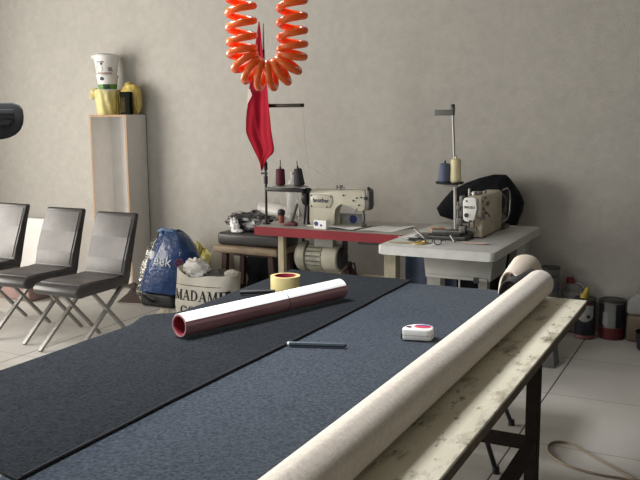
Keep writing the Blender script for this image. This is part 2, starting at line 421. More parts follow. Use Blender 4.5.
# big cream roll
RX, RR = -.650, .0535
ry0, ry1 = .70, 3.125
rz = TZ + .0045 + RR
t = thing('fabric_roll', 'long cream felt roll lying along the right edge of the cutting table', 'fabric roll', (RX, 2, TZ))
bm = nb()
rings = []
for i in range(60):
    y = ry0 + (ry1 - ry0) * i / 59; ring = []
    for k in range(40):
        a = 2 * PI * k / 40; r = RR * (1 + .012 * noise.noise(Vector((math.cos(a) * 2, math.sin(a) * 2, y * 2.5))) + (.03 if k == 9 else 0))
        ring.append(Vector((RX + r * math.cos(a), y + .004 * math.sin(a * 2), rz + r * math.sin(a))))
    rings.append(ring)
ends = []
for f_, yy in ((.72, -.002), (.55, -.012), (.3, -.004)):
    pass
loft(bm, rings); obj('rolled_felt', bm, M_CREAMFAB, t)
bm = nb(); lathe(bm, [(.016, ry1 - .12), (.016, ry1 + .012), (.011, ry1 + .012), (.011, ry1 - .1)], (RX, 0, rz), 'Y', 20); obj('cardboard_core', bm, M_CORE, t)

# maroon / white film roll
A = Vector((-1.537, 2.035, 0)); B = Vector((-1.318, 2.755, 0)); ax = (B - A).normalized(); perp = Vector((ax.y, -ax.x, 0)); Lr = (B - A).length
rr = .0375; rz2 = TZ + .0135 + rr
t = thing('film_roll', 'glossy roll of maroon film with a white outer sheet lying across the felt', 'film roll', (A + B) / 2 + Vector((0, 0, TZ)))
def arc_shell(a0, a1, r, th, s0, s1, n=30, slant=0):
    bm = nb()
    def f(u, v):
        a = math.radians(a0 + (a1 - a0) * u); s = s0 + (s1 - s0) * v + slant * u
        return A + ax * s + perp * (r * math.cos(a)) + Vector((0, 0, rz2 + r * math.sin(a)))
    sheet(bm, f, n, 8, th); return bm
bm = nb()
rings = []
for r, s in ((rr - .001, 0), (rr - .001, Lr), (rr - .006, Lr), (rr - .006, 0)):
    rings.append([A + ax * s + perp * (r * math.cos(2 * PI * k / 48)) + Vector((0, 0, rz2 + r * math.sin(2 * PI * k / 48))) for k in range(48)])
loft(bm, rings, cap=False, close=True); obj('inner_roll', bm, M_ROLLM, t, ang=50)
bm = nb(); rings = []
for r, s in ((rr - .0065, .004), (rr - .0065, Lr - .004), (rr - .009, Lr - .004), (rr - .009, .004)):
    rings.append([A + ax * s + perp * (r * math.cos(2 * PI * k / 40)) + Vector((0, 0, rz2 + r * math.sin(2 * PI * k / 40))) for k in range(40)])
loft(bm, rings, cap=False, close=True); obj('core_tube', bm, M_ROLLR, t, ang=50, label='deep red core tube')
obj('outer_sheet', arc_shell(28, 215, rr + .0005, .001, .002, Lr - .004), M_ROLLW, t, label='white outer sheet')
bm = nb(); s = .445
tube(bm, [A + ax * (s + .004 * math.cos(2 * PI * k / 40)) + perp * ((rr + .002) * math.cos(2 * PI * k / 40)) + Vector((0, 0, rz2 + (rr + .002) * math.sin(2 * PI * k / 40))) for k in range(40)], .0010, 6, closed=True)
obj('rubber_band', bm, M_BLACK, t)

# adhesive tape roll
t = thing('tape_roll', 'yellowish roll of packing tape standing flat behind the film roll', 'tape', (-1.592, 2.815, TZ))
tz = TZ + .0125
bm = nb(); lathe(bm, [(.060, tz), (.060, tz + .056), (.044, tz + .056), (.044, tz), (.060, tz)], (-1.592, 2.815, 0), 'Z', 40, cap=False)
obj('tape', bm, M_TAPE, t)
bm = nb(); lathe(bm, [(.0438, tz + .0003), (.0438, tz + .0565), (.041, tz + .0565), (.041, tz + .0003), (.0438, tz + .0003)], (-1.592, 2.815, 0), 'Z', 40, cap=False); obj('cardboard_ring', bm, M_ROLLR, t, label='dark red inner ring')
# dark marker lying behind the film roll
bm = nb(); p0 = Vector((-1.705, 2.655, tz + .0085)); p1 = Vector((-1.590, 2.73, tz + .0085))
t = thing('marker_pen', 'black marker lying between the film roll and the tape roll', 'pen', (-1.65, 2.70, TZ))
bm = nb(); cyl(bm, p0, p0.lerp(p1, .68), .0085, .0085, 14); obj('barrel', bm, M_BLACK, t)
bm = nb(); cyl(bm, p0.lerp(p1, .68), p1, .0075, .0068, 14); obj('cap', bm, M_BLACKM, t)
# chalk pencil
p0 = Vector((-1.195, 2.12, TZ + .0125)); p1 = Vector((-1.022, 2.18, TZ + .0125)); d = p1 - p0
t = thing('chalk_pencil', 'slate grey chalk pencil with a pale end lying alone on the blue-grey felt', 'pencil', (p0 + p1) / 2 - Vector((0, 0, .0125)))
bm = nb(); cyl(bm, p0 + d * .035, p0 + d * .965, .0075, .0075, 8); obj('barrel', bm, mat('slate_plastic', (.045, .062, .078), rough=.35), t)
bm = nb(); cyl(bm, p0, p0 + d * .035, .0055, .006, 8); obj('end_cap', bm, M_WHITEP, t, label='pale end cap')
bm = nb(); cyl(bm, p0 + d * .965, p1, .006, .0022, 8); obj('tip', bm, M_BLACK, t)
# tape measure
t = thing('tape_measure', 'small white tape measure with a red and blue top label, on the blue-grey felt', 'tape measure', (-.865, 2.37, TZ))
rzt = math.radians(12)
def tm(x, y): return Vector((-.862 + x * math.cos(rzt) - y * math.sin(rzt), 2.375 + x * math.sin(rzt) + y * math.cos(rzt), 0))
outline = [(-.050, -.030), (-.046, -.036), (.030, -.036), (.042, -.028), (.046, -.010), (.042, .018), (.028, .034), (.0, .040), (-.024, .030), (-.040, .008), (-.050, -.012)]
z0 = TZ + .0065
bm = nb(); prism(bm, [tuple(tm(x, y).xy) for x, y in outline], z0, z0 + .036, 'XY', bev=.0045); obj('casing', bm, M_WHITEP, t, ang=50)
def ell(cx, cy, rx, ry, n=26, a0=0, a1=2 * PI): return [tuple(tm(cx + rx * math.cos(a0 + (a1 - a0) * k / n), cy + ry * math.sin(a0 + (a1 - a0) * k / n)).xy) for k in range(n)]
bm = nb(); prism(bm, ell(.010, .004, .027, .021), z0 + .0355, z0 + .0368, 'XY'); lab = obj('label_disc', bm, mat('pinkish_red_print', (.62, .05, .09), rough=.4), t, label='red round label')
bm = nb(); prism(bm, ell(.010, .0065, .024, .0165, 20, .15, PI - .15), z0 + .0367, z0 + .0374, 'XY'); obj('label_crescent', bm, mat('blue_print', (.08, .07, .32), rough=.4), lab, label='blue upper half of the label')
bm = nb(); prism(bm, ell(-.031, -.012, .009, .006), z0 + .0355, z0 + .039, 'XY', bev=.001); obj('lock_button', bm, M_CANRED, t, label='dark red lock button')
bm = nb(); box(bm, tm(-.051, -.026) + Vector((0, 0, z0 + .012)), (.004, .014, .018), rz=rzt); obj('hook', bm, M_BLACK, t)
bm = nb(); prism(bm, [tuple(tm(x * 1.004, y * 1.006).xy) for x, y in outline], z0 + .0150, z0 + .0162, 'XY'); obj('joint_line', bm, M_GREYBOX, t)

# ---------------------------------------------------------------- chair behind the table end
t = thing('fabric_curl', 'loose curl of cream felt lined in charcoal, behind the far end of the cream roll', 'fabric', (-.785, 3.14, TZ))
def arch(A0, P0, B0, A1, P1, B1, th, n=22, m=10):
    """half-open curl between a near arc and a far arc, each given by its two feet and its crown"""
    bm = nb()
    def f(u, v):
        a = PI * u; k = v
        A_ = Vector(A0).lerp(Vector(A1), k); P_ = Vector(P0).lerp(Vector(P1), k); B_ = Vector(B0).lerp(Vector(B1), k)
        mid = (A_ + B_) / 2
        return mid + (A_ - mid) * math.copysign(abs(math.cos(a)) ** .8, math.cos(a)) + (P_ - mid) * math.sin(a) ** .8
    sheet(bm, f, n, m, th); return bm
fz = TZ + .006
obj('cream_layer', arch((-.803, 3.125, fz), (-.785, 3.20, .925), (-.735, 3.15, fz), (-.818, 3.36, .868), (-.775, 3.42, .962), (-.712, 3.47, .860), .006), MATS['cream_padding'] if 'cream_padding' in MATS else mat('cream_padding', (.84, .74, .62), (.77, .67, .56), rough=.85), t, label='cream outer layer')
obj('charcoal_layer', arch((-.797, 3.098, fz), (-.766, 3.112, .909), (-.738, 3.122, fz), (-.786, 3.30, .862), (-.742, 3.34, .920), (-.705, 3.37, .862), .004), mat('charcoal_lining', (.05, .05, .052), (.065, .065, .068), rough=.9), t, label='charcoal inner layer')
t = thing('black_stool', 'black stool with thin splayed legs below the far end of the cutting table', 'stool', (-1.0, 3.66, 0))
bm = nb(); box(bm, (-1.06, 3.66, .455), (.46, .50, .07), bev=.03, seg=3); obj('seat', bm, M_VINYL, t, ang=60)
for (fx, fy, tx, ty) in ((-.940, 3.955, -.98, 3.47), (-.862, 3.367, -.985, 3.325), (-1.30, 3.95, -1.16, 3.80), (-1.30, 3.36, -1.16, 3.5)):
    if fy > 3.9 and fx > -1: tx, ty = -.995, 3.64
    bm = nb(); tube(bm, [(tx, ty, .43), (fx, fy, .012)], .011, 12); lg = obj('leg', bm, M_BLACKM, t)
    bm = nb(); cyl(bm, (fx, fy, 0), (fx, fy, .03), .017, .015, 14); obj('rubber_foot', bm, M_BLACK, lg)

# ---------------------------------------------------------------- dining chairs
def make_chair(label):
    t = thing('dining_chair', label, 'chair', (-3.93, 4.2, 0), 'row of black chairs with crossed steel legs')
    xa, xb = -4.115, -3.735
    bm = nb()
    # seat: side outline extruded across
    seat = [(3.895, .398), (3.875, .42), (3.878, .445), (3.90, .463), (3.94, .473), (4.01, .475), (4.12, .468), (4.28, .462), (4.37, .468), (4.38, .44), (4.37, .405), (4.25, .40), (4.08, .398), (4.0, .396), (3.93, .388)]
    prism(bm, seat, xa, xb, 'YZ', bev=.012); obj('seat', bm, M_VINYL, t, ang=50)
    bm = nb(); prism(bm, [(3.93, .468), (4.02, .470), (4.12, .466), (4.28, .461), (4.335, .466), (4.335, .474), (4.28, .469), (4.12, .475), (4.02, .480), (3.93, .477)], xa + .02, xb - .02, 'YZ', bev=.002); obj('seat_pad', bm, M_VINYLF, t, ang=50, label='worn shiny seat pad')
    bm = nb()
    back = [(4.365, .400), (4.338, .47), (4.372, .58), (4.428, .72), (4.490, .873), (4.503, .886), (4.528, .886), (4.536, .872), (4.480, .72), (4.428, .58), (4.408, .45), (4.40, .400)]
    prism(bm, back, xa + .024, xb - .002, 'YZ', bev=.012); bk = obj('backrest', bm, M_VINYL, t, ang=50)
    bm = nb(); prism(bm, [(4.338, .49), (4.366, .58), (4.422, .72), (4.481, .862), (4.488, .862), (4.429, .72), (4.373, .58), (4.345, .49)], xa + .036, xb - .022, 'YZ', bev=.002); obj('back_pad', bm, M_VINYLF, bk, ang=50, label='worn grey-black front panel')
    for x in (-4.08, -3.768):
        dx = .011
        bm = nb(); bar(bm, (x - dx, 4.385, .405), (x - dx, 3.885, .006), .020, .026, up=(1, 0, 0)); obj('leg', bm, M_STEEL, t, smooth=False)
        bm = nb(); bar(bm, (x + dx, 4.055, .40), (x + dx, 4.435, .006), .020, .026, up=(1, 0, 0)); obj('leg', bm, M_STEEL, t, smooth=False)
    bm = nb(); bar(bm, (-4.09, 4.28, .392), (-3.758, 4.28, .392), .03, .016); obj('cross_bar', bm, M_STEEL, t, smooth=False)
    return t
c3 = make_chair('black dining chair with crossed steel legs, nearest the cutting table and the blue bag')
c2 = copy_tree(c3); c2['label'] = 'black dining chair with crossed steel legs, in the middle of the row of three'
c2.location = (-3.93 - .55, 4.2 + .075, 0); c2.rotation_euler.z = math.radians(1.5)
c1 = copy_tree(c3); c1['label'] = 'black dining chair cut by the left edge, in front of the white board'
c1.location = (-3.93 - 1.20, 4.2 + .15, 0); c1.rotation_euler.z = math.radians(-1)

# ---------------------------------------------------------------- tall cabinet and the tubs on it
cx0, cx1, cy0, cy1, cz = -5.235, -4.815, 5.72, 5.985, 1.575
t = thing('open_cabinet', 'tall narrow grey open-fronted cabinet standing against the wall', 'cabinet', ((cx0 + cx1) / 2, (cy0 + cy1) / 2, 0))
th = .018
for x in (cx0 + th / 2, cx1 - th / 2):
    bm = nb(); box(bm, (x, (cy0 + cy1) / 2, cz / 2), (th, cy1 - cy0, cz)); sd = obj('side_panel', bm, M_LAM_IN, t, smooth=False)
    bm = nb(); box(bm, (x, cy0 - .0015, cz / 2), (th, .003, cz)); obj('front_edge', bm, M_CHIP, sd, smooth=False, label='bare chipboard front edge')
bm = nb(); box(bm, ((cx0 + cx1) / 2, (cy0 + cy1) / 2, cz - th / 2), (cx1 - cx0 - 2 * th, cy1 - cy0, th)); tp = obj('top_panel', bm, M_LAM_IN, t, smooth=False)
bm = nb(); box(bm, ((cx0 + cx1) / 2, cy0 - .0015, cz - th / 2), (cx1 - cx0 - 2 * th, .003, th)); obj('front_edge', bm, M_CHIP, tp, smooth=False)
bm = nb(); box(bm, ((cx0 + cx1) / 2, (cy0 + cy1) / 2, .06), (cx1 - cx0 - 2 * th, cy1 - cy0, th)); obj('bottom_panel', bm, M_LAM_IN, t, smooth=False)
bm = nb(); box(bm, ((cx0 + cx1) / 2, cy1 - .004, cz / 2), (cx1 - cx0 - 2 * th, .006, cz - 2 * th)); obj('back_panel', bm, M_LAM_IN, t, smooth=False)

def tub(name, label, cat, c, r0, r1, h, m, lidm=None, lid=True):
    t = thing(name, label, cat, c)
    x, y, z = c
    bm = nb(); lathe(bm, [(r0 - .006, z), (r0, z + .005), (r1, z + h - .016), (r1 + .004, z + h - .014), (r1 + .004, z + h - .004), (r1 - .004, z + h - .004)], (x, y, 0), 'Z', 40); bd = obj('tub_body', bm, m, t, ang=30)
    if lid:
        bm = nb(); lathe(bm, [(r1 + .006, z + h - .012), (r1 + .006, z + h), (r1 - .01, z + h), (r1 - .014, z + h - .003)], (x, y, 0), 'Z', 40); obj('lid', bm, lidm or m, t, ang=30)
    return t, bd
ccx, ccy = -5.115, 5.835
t1, b1 = tub('paint_tub', 'lowest white tub of the stack on the cabinet, wrapped in a yellow bag', 'tub', (ccx, ccy, cz), .088, .100, .222, M_WHITEP)
bv = bvh_of(b1)
bm = nb(); lathe(bm, [(.0890, cz + .006), (.0898, cz + .03)], (ccx, ccy, 0), 'Z', 40, cap=False); obj('printed_band', bm, mat('orange_print', (.6, .22, .1), (.4, .3, .12), rough=.5, scale=12), t1, label='orange printed band at the foot')
bm = nb()
def yb(u, v):
    a = -PI * .03 + u * 2 * PI; h = v * .215
    r = .098 + .014 * v + .006 * noise.noise(Vector((math.cos(a) * 3, math.sin(a) * 3, v * 5))) + .004 * math.sin(a * 9 + v * 3)
    return Vector((ccx + r * math.cos(a), ccy + r * math.sin(a), cz + .001 + h + .012 * math.sin(a * 3) * v))
sheet(bm, yb, 60, 14, .001)
yb_t = thing('plastic_bag', 'thin pale yellow bag pulled up around the lowest white tub', 'bag', (ccx, ccy, cz))
obj('bag_film', bm, M_YELPALE, yb_t, ang=60)
bm = nb(); blob(bm, (ccx - .118, ccy - .02, cz + .20), (.055, .04, .035), .35, 3, 2, 1.3, crease=.6, M=Matrix.Rotation(.5, 3, 'Y')); blob(bm, (ccx - .165, ccy - .02, cz + .165), (.022, .02, .030), .3, 4, 2, 2.3); obj('knotted_handle', bm, M_YELPALE, yb_t)
text_part('printed_mark', 'SOLO', .038, mat('grey_green_print', (.2, .24, .16), rough=.6), t1, (ccx + .01, ccy - .1, cz + .115), (1, 0, 0), (0, 0, 1), bv, off=.003)
t2, b2 = tub('white_tub', 'white tub with a green printed band, second of the stack on the cabinet', 'tub', (ccx + .008, ccy, cz + .222), .078, .094, .128, M_WHITEP)
bm = nb(); lathe(bm, [(.0795, cz + .229), (.0856, cz + .270)], (ccx + .008, ccy, 0), 'Z', 40, cap=False); obj('printed_band', bm, M_GREEN, t2, label='green printed band')
bv2 = bvh_of(b2)
def patch(name, c, w, h, m, parent, bv, off=.002, round_=False):
    bm = nb(); n = 8
    g = []
    def f(u, v):
        x = (u - .5) * w; z = (v - .5) * h
        if round_:
            a = 2 * PI * u; x = w / 2 * v * math.cos(a); z = h / 2 * v * math.sin(a)
        p = Vector((c[0] + x, c[1] - .5, c[2] + z)); hit = bv.ray_cast(p, Vector((0, 1, 0)))
        return Vector((p.x, (hit[0].y if hit[0] is not None else c[1]) - off, p.z))
    sheet(bm, f, 24 if round_ else n, n, .0008); return obj(name, bm, m, parent, smooth=False)
patch('round_logo', (ccx + .022, ccy, cz + .318), .042, .032, M_NAVY, t2, bv2, round_=True)
patch('dark_print', (ccx + .05, ccy, cz + .248), .05, .04, mat('dark_green_print', (.03, .06, .02), rough=.5), t2, bv2, off=.003)
t3, b3 = tub('white_tub', 'topmost white tub with small black print, wrapped in clear film on the cabinet', 'tub', (ccx + .005, ccy, cz + .350), .088, .112, .180, M_WHITEP, lid=False)
bv3 = bvh_of(b3)
bm = nb(); blob(bm, (ccx, ccy, cz + .522), (.115, .112, .022), .15, 4, 2, 5, crease=.5); blob(bm, (ccx - .12, ccy - .02, cz + .515), (.026, .025, .022), .4, 4, 2, 3, crease=.6); obj('film_cover', bm, mat('cloudy_film', (.74, .73, .71), rough=.3), t3, label='crumpled film cover')
patch('black_print', (ccx + .02, ccy, cz + .464), .07, .008, M_PRINTK, t3, bv3); patch('black_print', (ccx + .03, ccy, cz + .448), .02, .016, M_PRINTK, t3, bv3)
patch('grey_print', (ccx + .085, ccy, cz + .40), .02, .035, mat('grey_print', (.3, .28, .27), rough=.6), t3, bv3)
patch('printed_band', (ccx + .03, ccy, cz + .366), .12, .014, mat('mauve_print', (.4, .3, .27), rough=.6), t3, bv3)
bm = nb(); ring = []
for k in range(40):
    a = 2 * PI * k / 40; p = Vector((ccx + .002 + .034 * math.cos(a), ccy - .5, cz + .408 + .030 * math.sin(a))); h_ = bv3.ray_cast(p, Vector((0, 1, 0))); ring.append((p.x, h_[0].y - .002, p.z))
tube(bm, ring, .0018, 5, closed=True); obj('printed_ring', bm, mat('pale_grey_print', (.5, .49, .5), rough=.6), t3)

t = thing('upright_box', 'dark narrow box standing on the cabinet in front of the yellow bundle', 'box', (-4.878, 5.79, cz))
bm = nb(); box(bm, (-4.862, 5.785, cz + .100), (.108, .045, .20), bev=.003); obj('box_body', bm, mat('dark_green_card', (.008, .011, .008), rough=.9, spec=.1), t, smooth=False)
bm = nb(); box(bm, (-4.880, 5.7615, cz + .085), (.05, .002, .13)); obj('printed_panel', bm, mat('brown_print', (.07, .05, .02), (.03, .024, .012), rough=.9, spec=.1, scale=20), t, smooth=False, label='brownish printed panel')
bm = nb(); blob(bm, (-4.893, 5.885, cz + .132), (.112, .060, .140), .14, 3, 2.3, 8, floor=cz, crease=.5); blob(bm, (-4.905, 5.88, cz + .268), (.035, .03, .02), .3, 4, 2, 4)
tag(obj('plastic_bag', bm, M_YELLOWB), 'bulging mustard yellow bag on the cabinet behind the dark box', 'bag')

# ---------------------------------------------------------------- things along the wall on the left
t_ = nb(); 
bm = nb(); M_ = Matrix.Rotation(math.radians(-6), 4, 'X'); box(bm, (-6.17, 5.88, .285), (.36, .03, .57), M=M_)
tag(obj('foam_board', bm, M_WHITEBRD, smooth=False), 'white board leaning on the wall between the two leftmost chairs', 'board')
bm = nb(); box(bm, (-5.72, 5.16, .07), (.86, .34, .14), rz=-.08, bev=.02, seg=3)
tag(obj('floor_cushion', bm, M_MAUVE, ang=60), 'low mauve padded block on the floor behind the chairs', 'cushion')

# blue bag
t = thing('blue_bag', 'bulging blue plastic bag with white lettering and a red emblem, beside the white sack', 'bag', (-4.12, 5.38, 0))
bm = nb()
rows = [(.132, -4.40, -3.89, .16), (.20, -4.375, -3.885, .17), (.30, -4.33, -3.865, .17), (.40, -4.285, -3.87, .155), (.50, -4.245, -3.90, .12), (.57, -4.225, -3.94, .08), (.615, -4.215, -3.985, .045), (.63, -4.20, -4.02, .03)]
rings = []
for (z, xa, xb, dy) in rows:
    ring = []
    for k in range(44):
        a = 2 * PI * k / 44; c_, s_ = math.cos(a), math.sin(a)
        u = math.copysign(abs(c_) ** .75, c_); v = math.copysign(abs(s_) ** .75, s_)
        n_ = noise.noise(Vector((u * 2, v * 2, z * 7))) * .03 + abs(noise.noise(Vector((u * 5, v * 4, z * 9 + 3)))) * .02
        ring.append(Vector(((xa + xb) / 2 + (xb - xa) / 2 * u * (1 + n_), 5.38 + dy * v * (1 + n_ * 2), z + .02 * noise.noise(Vector((u * 3, 1, z))))))
    rings.append(ring)
loft(bm, rings); bag = obj('bag_film', bm, M_BLUEBAG, t, ang=70)
bvb = bvh_of(bag)
text_part('lettering', 'eek', .125, M_PRINTW, t, (-4.085, 5.2, .405), (1, .04, -.06), (.06, 0, 1), bvb, off=.006, bold=-.0005)
bm = nb()
def on_bag(x, z, off=.006):
    h_ = bvb.ray_cast(Vector((x, 4.5, z)), Vector((0, 1, 0))); return Vector((x, (h_[0].y if h_[0] else 5.25) - off, z))
tube(bm, [on_bag(-3.938 + .026 * math.cos(a), .395 + .030 * math.sin(a), .008) for a in [2 * PI * k / 30 for k in range(30)]], .004, 5, closed=True)
tube(bm, [on_bag(x, z, .008) for x, z in ((-3.952, .385), (-3.94, .41), (-3.932, .392), (-3.925, .405))], .005, 5)
obj('emblem', bm, M_PRINTR, t, label='round dull red emblem')
bm = nb(); blob(bm, on_bag(-4.215, .43, .0), (.032, .010, .045), .3, 3, 2, 6); obj('white_blob', bm, M_PRINTW, t, label='white patch before the letters')  # white blob on the bag film, left of the letters
bm = nb(); tube(bm, [(-4.225, 5.36, .622), (-4.16, 5.345, .645), (-4.06, 5.36, .625), (-3.985, 5.38, .585), (-3.93, 5.40, .51), (-3.885, 5.40, .42)], .012, 8, rr=[.012, .018, .014, .014, .012, .01]); obj('bag_rim', bm, mat('pale_blue_film', (.16, .25, .42), rough=.25), t, label='pale turned-over rim of the bag')
bm = nb(); box(bm, (-4.20, 5.38, .062), (.34, .24, .120), bev=.03, seg=3)
t = thing('black_case', 'black case with a carry handle lying on the floor under the blue bag', 'case', (-4.2, 5.36, 0))
obj('case_body', bm, M_BLACK, t, ang=60)
bm = nb(); tube(bm, [(-4.35, 5.25, .10), (-4.34, 5.20, .115), (-4.27, 5.185, .11), (-4.225, 5.20, .075), (-4.215, 5.25, .05)], .012, 10); obj('handle', bm, M_BLACKM, t)
bm = nb(); blob(bm, (-4.425, 5.47, .285), (.062, .062, .245), .22, 4, 2.2, 2, floor=.0, crease=.8, M=Matrix.Rotation(.36, 3, 'Y'))
tag(obj('foil_bundle', bm, M_SILVER, ang=80), 'crumpled silver foil bundle leaning left of the blue bag', 'bundle')
bm = nb(); blob(bm, (-4.39, 5.68, .27), (.14, .11, .31), .15, 3, 2.2, 9, floor=0, crease=.4)
tag(obj('black_bag', bm, M_BLKFAB, ang=80), 'black bag bulging up behind the silver foil bundle and the blue bag', 'bag')
bm = nb(); 
def flap(u, v):
    a = Vector((-4.62, 5.27, .004)); b = Vector((-4.40, 5.33, .004)); c = Vector((-4.46, 5.36, .15)); d = Vector((-4.52, 5.35, .17))
    p = (a * (1 - u) + b * u) * (1 - v) + (c * (1 - u) + d * u) * v; p.z += .01 * math.sin(u * PI) * v; return p
sheet(bm, flap, 8, 8, .006)
tag(obj('leather_flap', bm, M_BROWN, ang=60), 'dark brown leather offcut propped on the floor left of the black case', 'leather')
bm = nb(); blob(bm, (-3.86, 4.95, .035), (.07, .05, .05), .45, 4, 2, 12, floor=0, crease=.8)
tag(obj('paper_scrap', bm, mat('dirty_cream_paper', (.5, .44, .35), rough=.8), ang=80), 'small crumpled cream scrap on the floor left of the white sack', 'scrap')
bm = nb(); blob(bm, (-4.11, 5.81, .20), (.150, .085, .205), .25, 3, 2.0, 14, floor=0, crease=.7); blob(bm, (-4.15, 5.79, .41), (.05, .04, .065), .3, 4, 2, 3, crease=.6)
tag(obj('plastic_bag', bm, mat('lime_yellow_film', (.74, .68, .24), (.62, .56, .17), rough=.35, bump=.5, bscale=30, bdist=.01), ang=80), 'crumpled lime yellow bag on the floor behind the blue bag and the white sack', 'bag')

# white sack with lettering
t = thing('woven_sack', 'white woven sack with large black serif lettering standing on the floor', 'sack', (-3.51, 5.08, 0))
rows = [(.0, -3.765, -3.36, .13), (.04, -3.80, -3.325, .16), (.14, -3.80, -3.32, .17), (.24, -3.79, -3.31, .165), (.31, -3.785, -3.30, .15), (.355, -3.79, -3.285, .13)]
def rim(u): return .045 * abs(u) ** 2 + .012 * math.sin(u * 5)
rings = []
def ringof(z, xa, xb, dy, k1=1.0, lift=0):
    ring = []
    for k in range(56):
        a = 2 * PI * k / 56; c_, s_ = math.cos(a), math.sin(a)
        u = math.copysign(abs(c_) ** .6, c_); v = math.copysign(abs(s_) ** .6, s_)
        n_ = noise.noise(Vector((u * 2.2, v * 2, z * 6))) * .05
        ring.append(Vector(((xa + xb) / 2 + (xb - xa) / 2 * u * k1, 5.08 + dy * v * k1 * (1 + n_), z + lift * rim(u))))
    return ring
for i, rw in enumerate(rows): rings.append(ringof(*rw, lift=(1 if i == 5 else (.5 if i == 4 else 0))))
rings.append(ringof(.363, -3.79, -3.285, .13, .965, 1)); rings.append(ringof(.31, -3.77, -3.305, .13, .95)); rings.append(ringof(.25, -3.77, -3.32, .14, .93))
bm = nb(); loft(bm, rings); sk = obj('sack_cloth', bm, M_SACK, t, ang=70)
bvs = bvh_of(sk)
def serif_word(word, x0, zb, H, parent, bv):
    """roman capitals with thick and thin strokes and serifs, pressed on to the sack"""
    T, th, sf = .20, .07, .10
    def stroke(a, b, w): return [(a[0] - w / 2, a[1]), (a[0] + w / 2, a[1]), (b[0] + w / 2, b[1]), (b[0] - w / 2, b[1])]
    def ser(x, y, w): return [(x - w / 2, y - .03), (x + w / 2, y - .03), (x + w / 2, y + .03), (x - w / 2, y + .03)]
    def bow(cx, cy, rx, ry, a0, a1, wx, wy, n=16):
        out = []
        for i in range(n):
            p = a0 + (a1 - a0) * i / n; q = a0 + (a1 - a0) * (i + 1) / n
            out.append([(cx + rx * math.cos(p), cy + ry * math.sin(p)), (cx + rx * math.cos(q), cy + ry * math.sin(q)), (cx + (rx - wx) * math.cos(q), cy + (ry - wy) * math.sin(q)), (cx + (rx - wx) * math.cos(p), cy + (ry - wy) * math.sin(p))])
        return out
    G = {'M': (1.12, [stroke((.18, 0), (.22, 1), th), stroke((.24, 1), (.56, .05), T), stroke((.58, .05), (.88, 1), th), stroke((.92, 0), (.90, 1), T), ser(.18, .03, .28), ser(.92, .03, .38), ser(.16, .97, .26), ser(.94, .97, .28)]),
         'A': (.95, [stroke((.14, 0), (.48, 1), th), stroke((.78, 0), (.46, 1), T), [(.24, .30), (.70, .30), (.70, .37), (.24, .37)], ser(.14, .03, .28), ser(.78, .03, .36)]),
         'D': (.98, [stroke((.22, 0), (.22, 1), T), ser(.22, .03, .38), ser(.22, .97, .38)] + bow(.36, .5, .52, .5, -PI / 2, PI / 2, .2, .07) + [[(.22, 0), (.37, 0), (.37, .07), (.22, .07)], [(.22, .93), (.37, .93), (.37, 1), (.22, 1)]]),
         'E': (.84, [stroke((.22, 0), (.22, 1), T), ser(.22, .03, .38), ser(.22, .97, .38), [(.22, 0), (.76, 0), (.76, .07), (.22, .07)], [(.22, .93), (.72, .93), (.72, 1), (.22, 1)], [(.22, .47), (.58, .47), (.58, .54), (.22, .54)], stroke((.74, 0), (.76, .26), .05), stroke((.71, .76), (.71, 1), .05), stroke((.58, .38), (.58, .63), .05)]),
         'C': (.95, bow(.50, .5, .44, .52, PI * .22, PI * 1.78, .19, .07) + [stroke((.84, .70), (.84, .96), .06)]),
         'O': (1.02, bow(.50, .5, .45, .52, 0, 2 * PI, .19, .07, 26))}
    x = x0
    for ch in word:
        w, polys = G[ch]; bm = nb()
        fine = []
        for pl in polys:
            a, b, c, d = pl; L1 = math.hypot(c[0] - b[0], c[1] - b[1]); L2 = math.hypot(b[0] - a[0], b[1] - a[1])
            if L2 > L1: a, b, c, d = b, c, d, a
            k = 6 if max(L1, L2) > .2 else 1
            lp = lambda p, q, f: (p[0] + (q[0] - p[0]) * f, p[1] + (q[1] - p[1]) * f)
            for i in range(k): fine.append([lp(a, d, i / k), lp(b, c, i / k), lp(b, c, (i + 1) / k), lp(a, d, (i + 1) / k)])
        for pl in fine:
            f0 = []
            for (u, v) in pl:
                px, pz = x + u * H, zb + v * H
                hit = bv.ray_cast(Vector((px, 4.3, pz)), Vector((0, 1, 0)))
                f0.append(Vector((px, (hit[0].y if hit[0] is not None else 4.95) - .0035, pz)))
            va = [bm.verts.new(p) for p in f0]; vb = [bm.verts.new(p + Vector((0, .0012, 0))) for p in f0]
            bm.faces.new(va); bm.faces.new(list(reversed(vb)))
            for i in range(4): bm.faces.new((va[i], vb[i], vb[(i + 1) % 4], va[(i + 1) % 4]))
        me_o = obj('letter', bm, M_PRINTK, parent, smooth=False)
        x += w * H * .97
serif_word('MADAME', -3.762, .188, .080, t, bvs)
serif_word('COCO', -3.70, .066, .080, t, bvs)
bm = nb(); blob(bm, (-3.315, 5.05, .395), (.05, .05, .026), .35, 4, 2, 3, crease=.7); obj('twisted_corner', bm, M_SACK, t)
bm = nb(); tube(bm, [(x, (bvs.ray_cast(Vector((x, 4.5, .30)), Vector((0, 1, 0)))[0] or Vector((x, 4.95, .30))).y - .001, .30 + .01 * (x + 3.5) ** 2) for x in [-3.75 + i * .05 for i in range(9)]], .0025, 5); obj('seam', bm, M_PRINTK, t)
bm = nb(); blob(bm, (-3.62, 5.05, .395), (.095, .075, .075), .5, 2.6, 2, 21, crease=.8, M=Matrix.Rotation(.35, 3, 'Y'))
tag(obj('paper_wad', bm, mat('white_tissue', (.66, .64, .6), rough=.75), ang=80), 'crumpled white paper sticking out of the white sack', 'paper')
bm = nb(); blob(bm, (-3.48, 5.10, .325), (.155, .095, .075), .2, 3, 2.4, 22, crease=.4)
